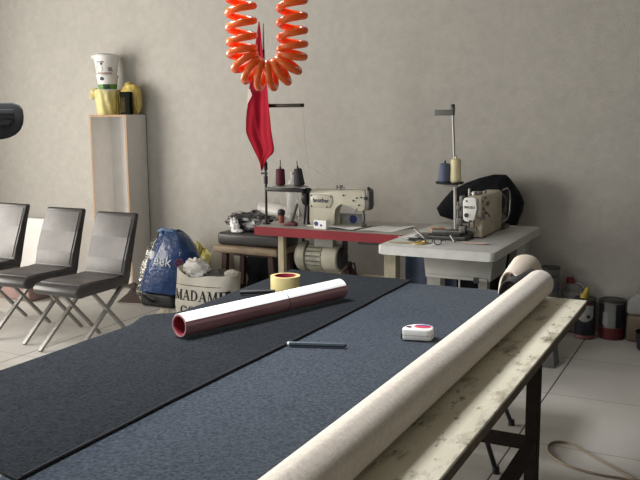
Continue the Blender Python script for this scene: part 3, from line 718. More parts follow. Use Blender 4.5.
tag(obj('dark_scraps', bm, mat('dark_offcuts', (.05, .045, .042), (.09, .08, .075), rough=.8, scale=20), ang=80), 'dark fabric scraps filling the mouth of the white sack', 'fabric')

# stool with heap
sx0, sx1, sy0, sy1, sz = -3.60, -3.02, 5.22, 5.60, .565
t = thing('wooden_stool', 'wooden stool with a worn tan seat and dark reddish legs beside the red-edged table', 'stool', (-3.3, 5.42, 0))
bm = nb(); box(bm, ((sx0 + sx1) / 2, (sy0 + sy1) / 2, sz - .028), (sx1 - sx0, sy1 - sy0, .056), bev=.018, seg=3); obj('seat', bm, M_TANW, t, ang=60)
for x in (sx0 + .085, sx1 - .085):
    for y in (sy0 + .06, sy1 - .06):
        bm = nb(); bar(bm, (x, y, sz - .05), (x + (-.03 if x < -3.3 else .03), y, 0), .042, .042, up=(0, 1, 0)); obj('leg', bm, M_WOODD, t, smooth=False)
    bm = nb(); box(bm, (x, (sy0 + sy1) / 2, .2), (.025, sy1 - sy0 - .12, .03)); obj('stretcher', bm, M_WOODD, t, smooth=False)
bm = nb(); box(bm, ((sx0 + sx1) / 2, (sy0 + sy1) / 2, sz - .075), (sx1 - sx0 - .15, .03, .05)); obj('apron', bm, M_WOODD, t, smooth=False)
bm = nb(); box(bm, (-3.30, 5.42, sz + .052), (.56, .33, .10), bev=.03, seg=3)
tag(obj('black_cushion', bm, M_VINYL, ang=60), 'flat black cushion lying on the wooden stool', 'cushion')
zc = sz + .102
bm = nb(); blob(bm, (-3.38, 5.45, zc + .065), (.20, .115, .075), .4, 3.5, 2, 31, floor=zc, crease=.8)
tag(obj('plastic_bag', bm, mat('dark_grey_film', (.035, .035, .037), (.42, .42, .41), rough=.22, scale=9, lo=.5, hi=.60, bump=.8, bscale=22, bdist=.02), ang=80), 'crumpled shiny dark grey bag on top of the black cushion', 'bag')
bm = nb(); blob(bm, (-3.435, 5.30, zc + .05), (.032, .03, .05), .5, 3, 2, 33, floor=zc, crease=.8, M=Matrix.Rotation(-.4, 3, 'Y')); blob(bm, (-3.415, 5.292, zc + .013), (.05, .03, .016), .4, 4, 2, 36, floor=zc)
tag(obj('white_tissue', bm, M_PAPER, ang=80), 'bright white crumpled tissue on the black cushion', 'tissue')
t = thing('foil_roll', 'grey-white roll lying in the heap on the stool, end towards the red-edged table', 'roll', (-3.2, 5.53, zc))
bm = nb(); p0 = Vector((-3.45, 5.70, zc + .150)); p1 = Vector((-3.09, 5.66, zc + .085))
rings = []
for i in range(14):
    p = p0.lerp(p1, i / 13); r = .045 + .035 * math.sin(i / 13 * PI * .55)
    rings.append([p + Vector((0, math.cos(a), math.sin(a))) * r * (1 + .06 * noise.noise(Vector((i * .5, math.cos(a), math.sin(a))))) for a in [2 * PI * k / 26 for k in range(26)]])
loft(bm, rings); obj('rolled_sheet', bm, mat('pearl_grey_sheet', (.72, .70, .66), (.45, .44, .41), rough=.4, scale=7), t)
bm = nb(); cyl(bm, p0 + Vector((.0, -.002, .0)), p0 + Vector((-.012, .001, .003)), .03, .022, 20); obj('dark_end', bm, M_BLACK, t)
bm = nb(); prism(bm, [(-3.60, 0), (-3.60, .68), (-3.50, .75), (-3.40, .86), (-3.37, .90), (-3.31, .76), (-3.31, 0)], 5.84, 5.843, 'XZ')
bm2 = nb(); box(bm2, (-3.36, 5.925, .36), (.62, .09, .72), bev=.02)
tag(obj('wrapped_panel', bm2, mat('grey_wrap_film', (.33, .325, .31), (.27, .265, .25), rough=.35, scale=6), ang=50), 'upright grey wrapped panel against the wall behind the stool', 'panel')
tag(obj('clear_sheet', bm, mat('hazy_clear_film', (.5, .5, .49), rough=.2, alpha=.55)), 'pointed hazy clear plastic sheet standing up behind the heap on the stool', 'plastic sheet')
bm = nb(); blob(bm, (-3.85, 5.72, .235), (.115, .085, .245), .08, 2, 2.6, 41, floor=0)
tag(obj('cream_bolster', bm, mat('dirty_cream_cloth', (.42, .38, .30), (.34, .3, .24), rough=.85, scale=7), ang=80), 'cream bolster standing on the floor just left of the wooden stool, behind the white sack', 'bolster')

# ---------------------------------------------------------------- red-edged sewing table
ax0, ax1, ay0, ay1, az = -3.075, -1.90, 5.0, 5.60, .77
t = thing('sewing_table', 'grey sewing table with a bright red edge band on pale wooden legs', 'table', ((ax0 + ax1) / 2, (ay0 + ay1) / 2, 0))
bm = nb(); box(bm, ((ax0 + ax1) / 2, (ay0 + ay1) / 2, az - .028), (ax1 - ax0 - .006, ay1 - ay0 - .006, .056)); tp = obj('tabletop', bm, M_GREYLAM, t, smooth=False)
bm = nb()
for c, s in (((ax0 + ax1) / 2, ay0 - .0), (ax1 - ax0, .008)), : pass
box(bm, ((ax0 + ax1) / 2, ay0, az - .0315), (ax1 - ax0, .008, .062)); box(bm, ((ax0 + ax1) / 2, ay1, az - .0315), (ax1 - ax0, .008, .062))
box(bm, (ax0, (ay0 + ay1) / 2, az - .0315), (.008, ay1 - ay0, .062)); box(bm, (ax1, (ay0 + ay1) / 2, az - .0315), (.008, ay1 - ay0, .062))
obj('edge_band', bm, M_RED, tp, smooth=False, label='bright red edge band')
for x in (-2.90, -2.02):
    for y in (5.09, 5.50):
        bm = nb(); box(bm, (x, y, (az - .06) / 2), (.046, .046, az - .06), bev=.003); obj('leg', bm, M_WOODP, t, smooth=False)
    bm = nb(); box(bm, (x, 5.295, .14), (.04, .36, .05)); obj('foot_rail', bm, M_WOODP, t, smooth=False)
bm = nb(); box(bm, (-2.46, 5.50, .36), (.84, .03, .05)); obj('stretcher', bm, M_WOODP, t, smooth=False)
# motor under it
mt = nb(); lathe(mt, [(.03, -2.83), (.075, -2.825), (.105, -2.80), (.112, -2.765), (.108, -2.735), (.09, -2.73)], (0, 5.2, .545), 'X', 36)
mo = obj('motor', mt, M_MOTOR, t, ang=40)
bm = nb(); lathe(bm, [(.080, -2.735), (.084, -2.72), (.084, -2.60), (.080, -2.595)], (0, 5.2, .545), 'X', 36)
for k in range(18):
    a = 2 * PI * k / 18; box(bm, (-2.66, 5.2 + .097 * math.cos(a), .545 + .097 * math.sin(a)), (.12, .010, .022), M=Matrix.Rotation(a, 4, 'X'))
obj('finned_body', bm, M_MOTOR, mo, ang=30)
bm = nb(); lathe(bm, [(.088, -2.60), (.100, -2.595), (.100, -2.50), (.094, -2.485), (.085, -2.48)], (0, 5.2, .545), 'X', 36); obj('end_bell', bm, mat('motor_light_paint', (.4, .38, .3), rough=.5), mo, ang=30)
bm = nb(); lathe(bm, [(.080, -2.485), (.080, -2.472), (.06, -2.455), (.02, -2.455)], (0, 5.2, .545), 'X', 30); obj('fan_cover', bm, M_BLACK, mo, ang=30)
bm = nb(); box(bm, (-2.70, 5.2, .672), (.05, .05, .07)); box(bm, (-2.80, 5.2, .672), (.03, .05, .07)); obj('bracket', bm, M_DSTEEL, mo, smooth=False)
bm = nb(); box(bm, (-2.58, 5.15, .668), (.15, .07, .072), bev=.006); obj('switch_box', bm, M_GREYP, t, smooth=False)
bm = nb(); box(bm, (-2.20, 5.10, .695), (.17, .10, .026), bev=.003); obj('under_tray', bm, M_BLACK, t, smooth=False)
bm = nb(); box(bm, (-2.475, 5.25, .60), (.024, .05, .215), bev=.006); obj('clutch_arm', bm, M_BLACK, t, smooth=False)
bm = nb(); bar(bm, (-2.44, 5.22, .46), (-2.46, 5.30, .12), .014, .014, up=(1, 0, 0)); obj('pedal_rod', bm, M_BLACKM, t, smooth=False)
bm = nb(); box(bm, (-2.46, 5.30, .11), (.30, .20, .02)); obj('pedal', bm, M_BLACKM, t, smooth=False)

# sewing machine one, seen from its back
my = 5.22
t = thing('sewing_machine', 'cream lockstitch sewing machine seen from behind on the red-edged table', 'sewing machine', (-2.5, my, az))
bm = nb(); box(bm, (-2.52, my + .01, az + .006), (.50, .19, .012), bev=.004); obj('bed', bm, M_MACH, t, ang=50)
bm = nb()
body = [(-2.765, az + .01), (-2.775, az + .03), (-2.772, 1.005), (-2.76, 1.026), (-2.735, 1.034), (-2.40, 1.036), (-2.30, 1.040), (-2.262, 1.040), (-2.252, 1.03), (-2.252, .93), (-2.262, .905),
        (-2.285, .890), (-2.33, .890), (-2.345, .905), (-2.36, .925), (-2.39, .936), (-2.475, .936), (-2.51, .93), (-2.535, .905), (-2.545, .87), (-2.545, az + .03), (-2.535, az + .01)]
prism(bm, body, my - .045, my + .045, 'XZ', bev=.010); obj('arm_body', bm, M_MACH, t, ang=50)
bm = nb(); prism(bm, [(-2.755, .905), (-2.755, .995), (-2.74, 1.0), (-2.57, 1.0), (-2.552, .985), (-2.552, .94), (-2.58, .905)], my - .052, my - .044, 'XZ', bev=.003); pl = obj('back_plate', bm, M_MACH, t, ang=40)
text_part('lettering', 'brother', .043, M_NAVY, pl, (-2.655, my - .053, .957), (1, 0, 0), (0, 0, 1), off=.001, bold=.0008, squeeze=1.1)
for x, z in ((-2.745, .915), (-2.745, .99), (-2.60, .912), (-2.565, .985), (-2.45, 1.0), (-2.33, .985), (-2.36, .965), (-2.31, .935), (-2.29, .99)):
    bm = nb(); cyl(bm, (x, my - .056, z), (x, my - .04, z), .0055, .0055, 10); obj('screw', bm, M_BLACKM, t)
bm = nb(); prism(bm, [(-2.254, .90), (-2.254, 1.045), (-2.238, 1.05), (-2.222, 1.035), (-2.218, .93), (-2.228, .90)], my - .04, my + .04, 'XZ', bev=.006); fp = obj('face_plate', bm, M_DSTEEL, t, ang=40)
bm = nb(); cyl(bm, (-2.236, my - .03, 1.04), (-2.236, my - .03, 1.062), .014, .012, 14); cyl(bm, (-2.25, my - .042, .985), (-2.25, my - .060, .985), .012, .012, 14); obj('tension_knob', bm, M_BLACKM, fp)
bm = nb(); cyl(bm, (-2.29, my, .895), (-2.29, my, .80), .007, .006, 12); cyl(bm, (-2.29, my, .80), (-2.29, my, .782), .0025, .001, 8); obj('needle_bar', bm, M_STEEL, t)
bm = nb(); cyl(bm, (-2.285, my - .022, .90), (-2.285, my - .022, .80), .006, .006, 10); box(bm, (-2.285, my - .01, .7885), (.026, .06, .009), bev=.002); box(bm, (-2.285, my - .022, .845), (.02, .016, .04)); obj('presser_foot', bm, M_DSTEEL, t, ang=40)
bm = nb(); tube(bm, [(-2.30, my - .03, .93), (-2.335, my - .045, .905), (-2.345, my - .05, .88)], .006, 8); obj('lifter_lever', bm, M_STEEL, t)
bm = nb(); cyl(bm, (-2.50, my, 1.034), (-2.50, my, 1.06), .006, .006, 10); cyl(bm, (-2.50, my, 1.056), (-2.50, my, 1.064), .016, .016, 14); bar(bm, (-2.535, my, 1.048), (-2.465, my, 1.048), .007, .007); cyl(bm, (-2.535, my, 1.04), (-2.535, my, 1.064), .006, .006, 8); obj('thread_guide', bm, M_DSTEEL, t, ang=40)
bm = nb(); lathe(bm, [(.02, -2.776), (.022, -2.786), (.062, -2.790), (.068, -2.800), (.068, -2.825), (.060, -2.838), (.03, -2.842), (.012, -2.842)], (0, my, .972), 'X', 36); obj('hand_wheel', bm, M_BLACKM, t, ang=40)
bm = nb(); bar(bm, (-2.80, my - .045, .95), (-2.835, my - .02, .775), .010, .016, up=(0, 1, 0)); bar(bm, (-2.80, my + .045, .95), (-2.81, my + .03, .775), .010, .016, up=(0, 1, 0)); obj('drive_belt', bm, M_BLACK, t, smooth=False)
bm = nb(); prism(bm, [(-2.795, .775), (-2.795, .90), (-2.78, .93), (-2.778, .775)], my - .05, my + .05, 'XZ', bev=.003); obj('belt_guard', bm, M_BLACK, t)

# narrow the machine along its arm to its true length (mesh coordinates, nothing scaled)
KX, XA = .85, -2.775
for o in children(t) + [g for c in children(t) for g in children(c)]:
    for v in o.data.vertices: v.co.x *= KX
    Wx = world(o).translation.x
    new = -2.725 + (Wx - XA) * KX
    o['_nx'] = new
for o in children(t):
    o.location.x += o['_nx'] - world(o).translation.x
for c in children(t):
    for o in children(c): o.location.x += o['_nx'] - world(o).translation.x
for o in children(t) + [g for c in children(t) for g in children(c)]: del o['_nx']
# thread stand one
rx, ry = -3.058, 5.14
t = thing('thread_stand', 'tall black thread stand clamped at the left end of the red-edged table', 'thread stand', (rx, ry, az))
bm = nb(); cyl(bm, (rx, ry, az), (rx, ry, 2.02), .0095, .0085, 14); obj('pole', bm, M_BLACKM, t)
bm = nb(); cyl(bm, (rx, ry, az), (rx, ry, az + .012), .03, .03, 20); obj('base_nut', bm, M_BLACKM, t)
bm = nb(); box(bm, (rx + .155, ry, 1.625), (.33, .016, .026), bev=.003); cyl(bm, (rx + .31, ry - .008, 1.625), (rx + .31, ry + .008, 1.625), .009, .009, 12); obj('upper_arm', bm, mat('dark_bronze', (.045, .035, .028), rough=.4, metal=.6), t, ang=40)
bm = nb(); box(bm, (rx + .155, ry, 1.026), (.31, .024, .030), bev=.004); obj('lower_arm', bm, M_BLACKM, t, ang=40)
for z in (1.165, 1.065):
    bm = nb(); cyl(bm, (rx, ry, z), (rx, ry, z + .055), .015, .015, 14); obj('clamp', bm, M_BLACK, t, ang=40)
bm = nb(); box(bm, (rx - .012, ry, 1.14), (.05, .012, .014)); obj('clamp_screw', bm, M_BLACK, t, ang=40)
s1 = (-2.930, ry - .01, 1.058); s2 = (-2.780, ry, 1.058)
bm = nb(); lathe(bm, [(.004, 1.048), (.125, 1.050), (.128, 1.055), (.004, 1.057)], ((s1[0] + s2[0]) / 2, ry, 0), 'Z', 40); obj('spool_tray', bm, mat('grey_plastic_disc', (.34, .33, .31), rough=.3), t)
bm = nb()
cyl(bm, (s1[0], s1[1], 1.05), (s1[0], s1[1], 1.24), .0045, .0045, 8); obj('spool_pin', bm, M_DSTEEL, t)
bm = nb(); cyl(bm, (s2[0], s2[1], 1.05), (s2[0] - .02, s2[1], 1.235), .0045, .0045, 8); obj('spool_pin', bm, M_DSTEEL, t)
bm = nb(); tube(bm, [(rx + .31, ry, 1.62), (rx + .33, ry, 1.35), (-2.72, ry + .02, 1.2), (-2.49, my, 1.065)], .0009, 4); obj('thread', bm, M_GREYBOX, t)
def cone(name, label, c, r0, r1, h, m, tilt=0.0, tubem=None):
    t = thing(name, label, 'thread cone', c)
    Mr = Matrix.Translation(c) @ Matrix.Rotation(tilt, 4, 'Y')
    bm = nb(); lathe(bm, [(r0 - .006, .004), (r0, .010), (r1, h - .010), (r1 - .006, h - .003)], (0, 0, 0), 'Z', 30); bm.transform(Mr); obj('wound_thread', bm, m, t)
    bm = nb(); lathe(bm, [(r0 - .008, 0), (r0 - .008, .004), (.010, .005), (.0075, h + .012), (.0055, h + .012), (.0055, .001)], (0, 0, 0), 'Z', 24); bm.transform(Mr); obj('cone_tube', bm, tubem or M_BLACK, t)
cone('thread_cone', 'maroon thread cone on the tray of the left thread stand', s1, .036, .032, .122, M_MAROON)
cone('thread_cone', 'charcoal thread cone on the tray of the left thread stand', s2, .040, .029, .128, M_BTHREAD, tilt=-.10)

# flag hung on that pole
t = thing('flag', 'red cloth flag drooping down the pole of the left thread stand', 'flag', (rx, ry, 1.12))
fx, sc = rx, 1 / 138.0
rowsF = [(22, 262, 263), (35, 259.5, 264.5), (50, 257, 266), (65, 256, 268), (80, 252, 270.5), (92, 249.5, 272), (105, 248, 273), (118, 246.3, 274.6), (130, 245.6, 275.6), (136, 247.5, 276.4), (142, 250.5, 277.2), (148, 253.5, 278), (152, 255.5, 277), (157, 258, 270), (162, 260.2, 266.5), (170, 261.5, 263)]
def zof(py): return 2.19 - (py - 25) * (2.19 - 1.057) / 160.0
def frow(v):
    y = 22 + v * 148
    for i in range(len(rowsF) - 1):
        a, b = rowsF[i], rowsF[i + 1]
        if a[0] <= y <= b[0] + 1e-6:
            k = (y - a[0]) / (b[0] - a[0]); return y, a[1] + (b[1] - a[1]) * k, a[2] + (b[2] - a[2]) * k
    return 170, 261.5, 263
bm = nb()
def ff(u, v):
    y, xa, xb = frow(v); px = xa + (xb - xa) * u
    w = (xb - xa) / 30
    fold = max(0, 1 - abs(u - .42 - .5 * (v - .75)) / .10) * max(0, min(1, (v - .55) / .1))
    yy = ry - .030 - .016 * w * math.sin(u * 7.0 + v * 2.2) - .006 * w * math.sin(u * 17 + v * 5) - .010 * fold
    return Vector((fx + (px - 264.3) * sc, yy, zof(y)))
sheet(bm, ff, 40, 60, .0015); obj('cloth', bm, M_FLAG, t, ang=80)
bm = nb()
def fw_(u, v):
    y = 88 + v * 19; xa = 250.6 - v * 2.2; xb = xa + .6 + 4.6 * max(0, 1 - abs(2.2 * v - .7)); px = xa + (xb - xa) * u
    return Vector((fx + (px - 264.3) * sc, ry - .056, zof(y)))
sheet(bm, fw_, 6, 12, .001); obj('white_print', bm, M_FLAGW, t, ang=80, label='bit of white print at the left fold')
bm = nb(); cyl(bm, (rx, ry, 2.0), (rx, ry, 2.20), .0075, .006, 10); obj('pole_sleeve', bm, mat('pale_pole', (.4, .36, .34), rough=.5), t)

# little things on the red-edged table
def lying(name, label, cat, pts, m, z, th=.0016, waves=.002):
    bm = nb(); c = sum((Vector(p) for p in pts), Vector((0, 0))) / len(pts)
    def f(u, v):
        a, b, c_, d = [Vector(p) for p in pts]
        p = (a * (1 - u) + b * u) * (1 - v) + (d * (1 - u) + c_ * u) * v
        return Vector((p.x, p.y, z + .0006 + waves * (1 + math.sin(u * 5 + v * 3))))
    sheet(bm, f, 8, 8, th); return tag(obj(name, bm, m, ang=60), label, cat)
lying('paper_sheet', 'white sheet of paper under the needle end of the cream sewing machine', 'paper', [(-2.30, 5.06), (-2.06, 5.12), (-1.99, 5.40), (-2.22, 5.36)], M_PAPER, az, waves=.004)
lying('paper_sheet', 'white paper strip in front of the arm of the cream sewing machine', 'paper', [(-2.53, 5.06), (-2.32, 5.04), (-2.28, 5.12), (-2.50, 5.14)], M_PAPER, az + .012, waves=.004)
t = thing('small_box', 'small white box with a blue dot in front of the sewing machine pillar', 'box', (-2.565, 5.07, az))
bm = nb(); box(bm, (-2.565, 5.07, az + .032), (.105, .06, .062), rz=-.12, bev=.003); obj('box_body', bm, M_WHITEP, t, smooth=False)
bm = nb(); cyl(bm, (-2.598, 5.0435, az + .038), (-2.598, 5.0405, az + .038), .016, .016, 20); cyl(bm, (-2.558, 5.039, az + .028), (-2.558, 5.036, az + .028), .008, .008, 14); obj('blue_dots', bm, M_BLUEC, t)
t = thing('small_box', 'flat grey box with a large dark blue disc behind the arm of the sewing machine', 'box', (-2.45, 5.37, az))
bm = nb(); box(bm, (-2.50, 5.36, az + .040), (.25, .06, .076), bev=.003); obj('box_body', bm, M_GREYBOX, t, smooth=False)
bm = nb(); cyl(bm, (-2.445, 5.332, az + .044), (-2.445, 5.327, az + .044), .029, .029, 26); obj('blue_disc', bm, M_BLUEC, t)
t = thing('red_bobbin', 'small red spool with a black top between the thread stand and the belt', 'spool', (-3.0, 5.28, az))
bm = nb(); cyl(bm, (-3.0, 5.26, az), (-3.0, 5.26, az + .055), .022, .02, 18); obj('spool_body', bm, mat('coral_plastic', (.32, .07, .04), rough=.5), t, ang=40)
bm = nb(); lathe(bm, [(.024, az + .055), (.03, az + .068), (.026, az + .09), (.01, az + .1)], (-3.0, 5.26, 0), 'Z', 18); obj('spool_cap', bm, M_BLACK, t, ang=40)
t = thing('bobbin_winder', 'red bobbin winder with a black lever at the foot of the belt', 'bobbin winder', (-2.90, 5.16, az))
bm = nb(); prism(bm, [(-2.895, az), (-2.895, az + .012), (-2.86, az + .032), (-2.83, az + .036), (-2.80, az + .018), (-2.80, az)], 5.10, 5.15, 'XZ', bev=.003); obj('base', bm, M_CANRED, t, ang=40)
bm = nb(); bar(bm, (-2.84, 5.125, az + .02), (-2.79, 5.125, az + .16), .012, .014, up=(0, 1, 0)); obj('lever', bm, M_BLACK, t, ang=40)
t = thing('plastic_bottle', 'empty clear plastic bottle standing behind the left spool tray', 'bottle', (-3.035, 5.50, az))
bm = nb(); bp = [(.002, 0), (.045, 0), (.05, .01)]
for i in range(12): bp += [(.05, .02 + i * .02), (.046, .03 + i * .02)]
bp += [(.05, .27), (.045, .30), (.018, .35), (.015, .385)]
lathe(bm, [(r, az + h * .88) for r, h in bp], (-3.035, 5.50, 0), 'Z', 30, cap=True); obj('bottle_body', bm, M_CLEAR, t, ang=60)
bm = nb(); cyl(bm, (-3.035, 5.50, az + .340), (-3.035, 5.50, az + .357), .017, .017, 18); obj('cap', bm, mat('pale_cap', (.6, .58, .56), rough=.4), t, ang=40)
t = thing('maroon_canister', 'dark maroon canister with a narrow neck on the floor right of the motor', 'canister', (-2.46, 5.42, 0))
bm = nb(); lathe(bm, [(.056, 0), (.06, .01), (.06, .385), (.052, .415), (.025, .435), (.02, .45)], (-2.53, 5.44, 0), 'Z', 30); obj('body', bm, mat('dark_maroon', (.06, .012, .014), rough=.4), t, ang=40)
bm = nb(); cyl(bm, (-2.53, 5.44, .45), (-2.53, 5.44, .48), .022, .018, 18); tube(bm, [(-2.51, 5.44, .465), (-2.48, 5.42, .475), (-2.47, 5.42, .435), (-2.485, 5.42, .41)], .006, 8); obj('neck_handle', bm, M_BLACK, t, ang=40)
bm = nb(); blob(bm, (-3.36, 5.735, .28), (.25, .09, .30), .15, 2.5, 2.4, 51, floor=0, crease=.5)
tag(obj('black_cloth_pile', bm, M_BLKFAB, ang=80), 'black cloth heaped on the floor behind the wooden stool legs', 'cloth')

# ---------------------------------------------------------------- pale grey table on the right
bx0, bx1, by0, by1, bz = -1.855, -1.160, 4.375, 5.55, .80
t = thing('pale_sewing_table', 'pale grey sewing table with rounded corners in front of the black cover', 'table', ((bx0 + bx1) / 2, (by0 + by1) / 2, 0))
bm = nb()
def rounded(x0, x1, y0, y1, r, n=6):
    P_ = []
    for cx_, cy_, a0 in ((x1 - r, y1 - r, 0), (x0 + r, y1 - r, PI / 2), (x0 + r, y0 + r, PI), (x1 - r, y0 + r, 1.5 * PI)):
        for k in range(n + 1): a = a0 + PI / 2 * k / n; P_.append((cx_ + r * math.cos(a), cy_ + r * math.sin(a)))
    return P_
prism(bm, rounded(bx0, bx1, by0, by1, .03), bz - .052, bz, 'XY', bev=.006); tp = obj('tabletop', bm, M_GREYLAM2, t, ang=40)
bm = nb()
for i in range(38): box(bm, (bx1 - .018, by0 + .06 + i * .026, bz + .0002), (.0016 if i % 5 else .0016, .0018, .0009) if False else (.010 if i % 5 else .018, .0018, .0009))
obj('printed_ruler', bm, M_GREYBOX, tp, smooth=False, label='faint ruler marks along the right edge')
for x, y, m_, w in ((-1.805, 4.49, mat('greyed_wood', (.26, .235, .17), (.2, .18, .13), rough=.7, stretch=(10, 10, 1)), .075), (-1.575, 4.62, M_GREYLAM, .085), (-1.835, 5.40, M_GREYP, .06), (-1.24, 5.40, M_GREYP, .06), (-1.28, 4.62, M_GREYP, .055)):
    bm = nb(); box(bm, (x, y, (bz - .052) / 2), (w, w, bz - .052), bev=.003); obj('leg', bm, m_, t, smooth=False)
bm = nb(); prism(bm, [(-1.60, .748), (-1.185, .748), (-1.20, .618), (-1.585, .618)], 4.46, 4.78, 'XZ', bev=.006); tr = obj('oil_tray', bm, M_GREYP, t, ang=40, label='grey metal tray under the tabletop')
bm = nb(); box(bm, (-1.395, 4.456, .628), (.36, .012, .016), bev=.003); obj('tray_lip', bm, M_GREYP, tr)
bm = nb(); box(bm, (-1.28, 4.453, .624), (.03, .012, .03)); obj('latch', bm, M_BLACK, tr)
bm = nb(); box(bm, (-1.54, 5.0, .10), (.62, .05, .05)); obj('cross_rail', bm, M_GREYP, t, smooth=False)
for x in (-1.835, -1.24):
    bm = nb(); box(bm, (x, 4.95, .10), (.05, .95, .05)); obj('side_rail', bm, M_GREYP, t, smooth=False)
bm = nb(); tube(bm, [(-1.43, 4.62, .62), (-1.425, 4.61, .45), (-1.43, 4.62, .12)], .005, 6); obj('cord', bm, M_WHITEP, t)
bm = nb(); sheet(bm, lambda u, v: Vector((-1.86 + u * .34, 4.86 + .025 * math.sin(u * 9) + .01 * math.sin(v * 6), .13 + v * .60)), 24, 10, .004)
tag(obj('navy_cloth', bm, M_NAVYFAB, ang=70), 'navy cloth hanging between the front legs under the pale grey table', 'cloth')
for o_ in (COL.objects[-1],): pass

# machine two, seen from its needle end
t = thing('pattern_sewing_machine', 'ivory sewing machine with a white face plate on the pale grey table', 'sewing machine', (-1.42, 5.0, bz))
bm = nb()
# side outline in Y-Z, arm over bed
side = [(4.86, bz + .006), (4.85, .86), (4.875, .905), (4.90, .925), (4.84, .93), (4.82, .95), (4.82, 1.045), (4.84, 1.062), (5.26, 1.068), (5.31, 1.052), (5.32, 1.02), (5.32, bz + .006)]
prism(bm, side, -1.455, -1.365, 'YZ', bev=.010); bd = obj('arm_body', bm, M_MACH2, t, ang=45)
bm = nb(); prism(bm, [(-1.466, .925), (-1.470, 1.035), (-1.458, 1.056), (-1.40, 1.060), (-1.383, 1.048), (-1.383, .99), (-1.393, .925), (-1.41, .910), (-1.452, .910)], 4.786, 4.822, 'XZ', bev=.006); fp = obj('face_plate', bm, M_FACE, t, ang=45, label='white face plate')
bm = nb(); cyl(bm, (-1.444, 4.787, .950), (-1.444, 4.780, .950), .013, .013, 20); obj('dark_knob', bm, M_BLACK, fp)
bm = nb(); cyl(bm, (-1.445, 4.787, 1.036), (-1.445, 4.783, 1.036), .0055, .0055, 12); obj('screw', bm, M_BLACK, fp)
bm = nb(); box(bm, (-1.418, 4.785, .916), (.016, .006, .010)); obj('catch', bm, M_BLACK, fp)
text_part('lettering', 'SIRUZU', .0185, M_PRINTK, fp, (-1.427, 4.786, .998), (1, 0, 0), (0, 0, 1), off=.0008, bold=.0006, squeeze=1.05)
text_part('lettering', 'BAS', .040, mat('brownish_print', (.10, .09, .09), rough=.6), bd, (-1.365, 4.965, 1.005), (0, 1, 0), (0, 0, 1), off=.0015, bold=.001)
bm = nb()
for x, y, z, r in ((-1.372, 4.845, 1.03, .013), (-1.366, 4.86, .985, .011), (-1.372, 4.85, .945, .015), (-1.366, 4.90, 1.05, .009), (-1.366, 4.905, .96, .008)):
    cyl(bm, (x - .02, y, z), (x + .012, y, z), r, r * .8, 14)
box(bm, (-1.366, 4.86, .93), (.025, .03, .02)); obj('tension_discs', bm, M_DSTEEL, t, ang=40)
bm = nb(); tube(bm, [(-1.35, 4.85, .95), (-1.33, 4.84, .965), (-1.315, 4.84, .94)], .004, 8); obj('lever', bm, M_BLACKM, t)
bm = nb()
box(bm, (-1.482, 4.82, 1.0), (.022, .05, .13), bev=.004); cyl(bm, (-1.50, 4.80, 1.03), (-1.50, 4.80, .87), .007, .007, 10); box(bm, (-1.497, 4.80, .99), (.024, .03, .03), bev=.003); box(bm, (-1.493, 4.81, .90), (.03, .04, .06), bev=.003); obj('side_linkage', bm, M_DSTEEL, t, ang=40)
bm = nb()
cyl(bm, (-1.435, 4.81, .915), (-1.435, 4.81, .835), .007, .006, 12); cyl(bm, (-1.405, 4.81, .915), (-1.405, 4.81, .845), .006, .006, 12); box(bm, (-1.42, 4.81, .865), (.07, .02, .012)); box(bm, (-1.47, 4.81, .855), (.04, .05, .055), bev=.004); obj('needle_clamp', bm, M_DSTEEL, t, ang=40)
bm = nb(); prism(bm, [(-1.74, bz + .016), (-1.74, bz + .024), (-1.42, bz + .030), (-1.42, bz + .014)], 4.69, 4.83, 'XZ', bev=.003); box(bm, (-1.55, 4.86, bz + .030), (.26, .07, .03), bev=.004); ft = obj('clamp_plate', bm, M_DSTEEL, t, ang=40, label='dark steel clamp plate in front of the needle')
bm = nb(); box(bm, (-1.56, 4.75, bz + .034), (.20, .09, .008), M=Matrix.Rotation(-.05, 4, 'Y')); obj('dark_plate', bm, M_BLACKM, ft, smooth=False)
bm = nb(); bar(bm, (-1.75, 4.72, bz + .06), (-1.66, 4.66, bz + .012), .012, .006); bar(bm, (-1.50, 4.66, bz + .04), (-1.47, 4.645, bz + .006), .014, .006); obj('clamp_finger', bm, M_STEEL, ft, smooth=False)
bm = nb(); box(bm, (-1.56, 4.90, bz + .0075), (.26, .36, .015), bev=.004); obj('bed_plate', bm, M_DSTEEL, t, ang=40)
bm = nb(); cyl(bm, (-1.43, 4.90, 1.06), (-1.43, 4.90, 1.085), .018, .014, 16); box(bm, (-1.43, 4.95, 1.072), (.05, .09, .014), bev=.003); cyl(bm, (-1.45, 4.86, 1.06), (-1.45, 4.86, 1.105), .008, .008, 12); cyl(bm, (-1.40, 5.02, 1.06), (-1.40, 5.02, 1.08), .010, .010, 12); obj('top_fittings', bm, M_STEEL, t, ang=40)
bm = nb(); lathe(bm, [(.02, 5.32), (.02, 5.335), (.062, 5.342), (.064, 5.37), (.05, 5.38), (.012, 5.382)], (-1.41, 0, .98), 'Y', 32); obj('hand_wheel', bm, M_BLACKM, t, ang=40)
bm = nb(); tube(bm, [(-1.365, 5.32, 1.06), (-1.350, 5.38, 1.07), (-1.345, 5.43, 1.045), (-1.345, 5.455, .98), (-1.345, 5.44, .90), (-1.35, 5.40, .86), (-1.365, 5.32, .85)], .0045, 10); obj('wire_guard', bm, M_STEEL, t)
bm = nb(); cyl(bm, (-1.40, 5.32, .86), (-1.40, 5.43, .86), .038, .038, 24); cyl(bm, (-1.38, 5.35, .90), (-1.38, 5.35, 1.04), .010, .010, 12); box(bm, (-1.37, 5.38, .95), (.03, .03, .09), bev=.004); box(bm, (-1.40, 5.39, bz + .012), (.10, .14, .024), bev=.004); obj('rear_motor', bm, M_DSTEEL, t, ang=40)

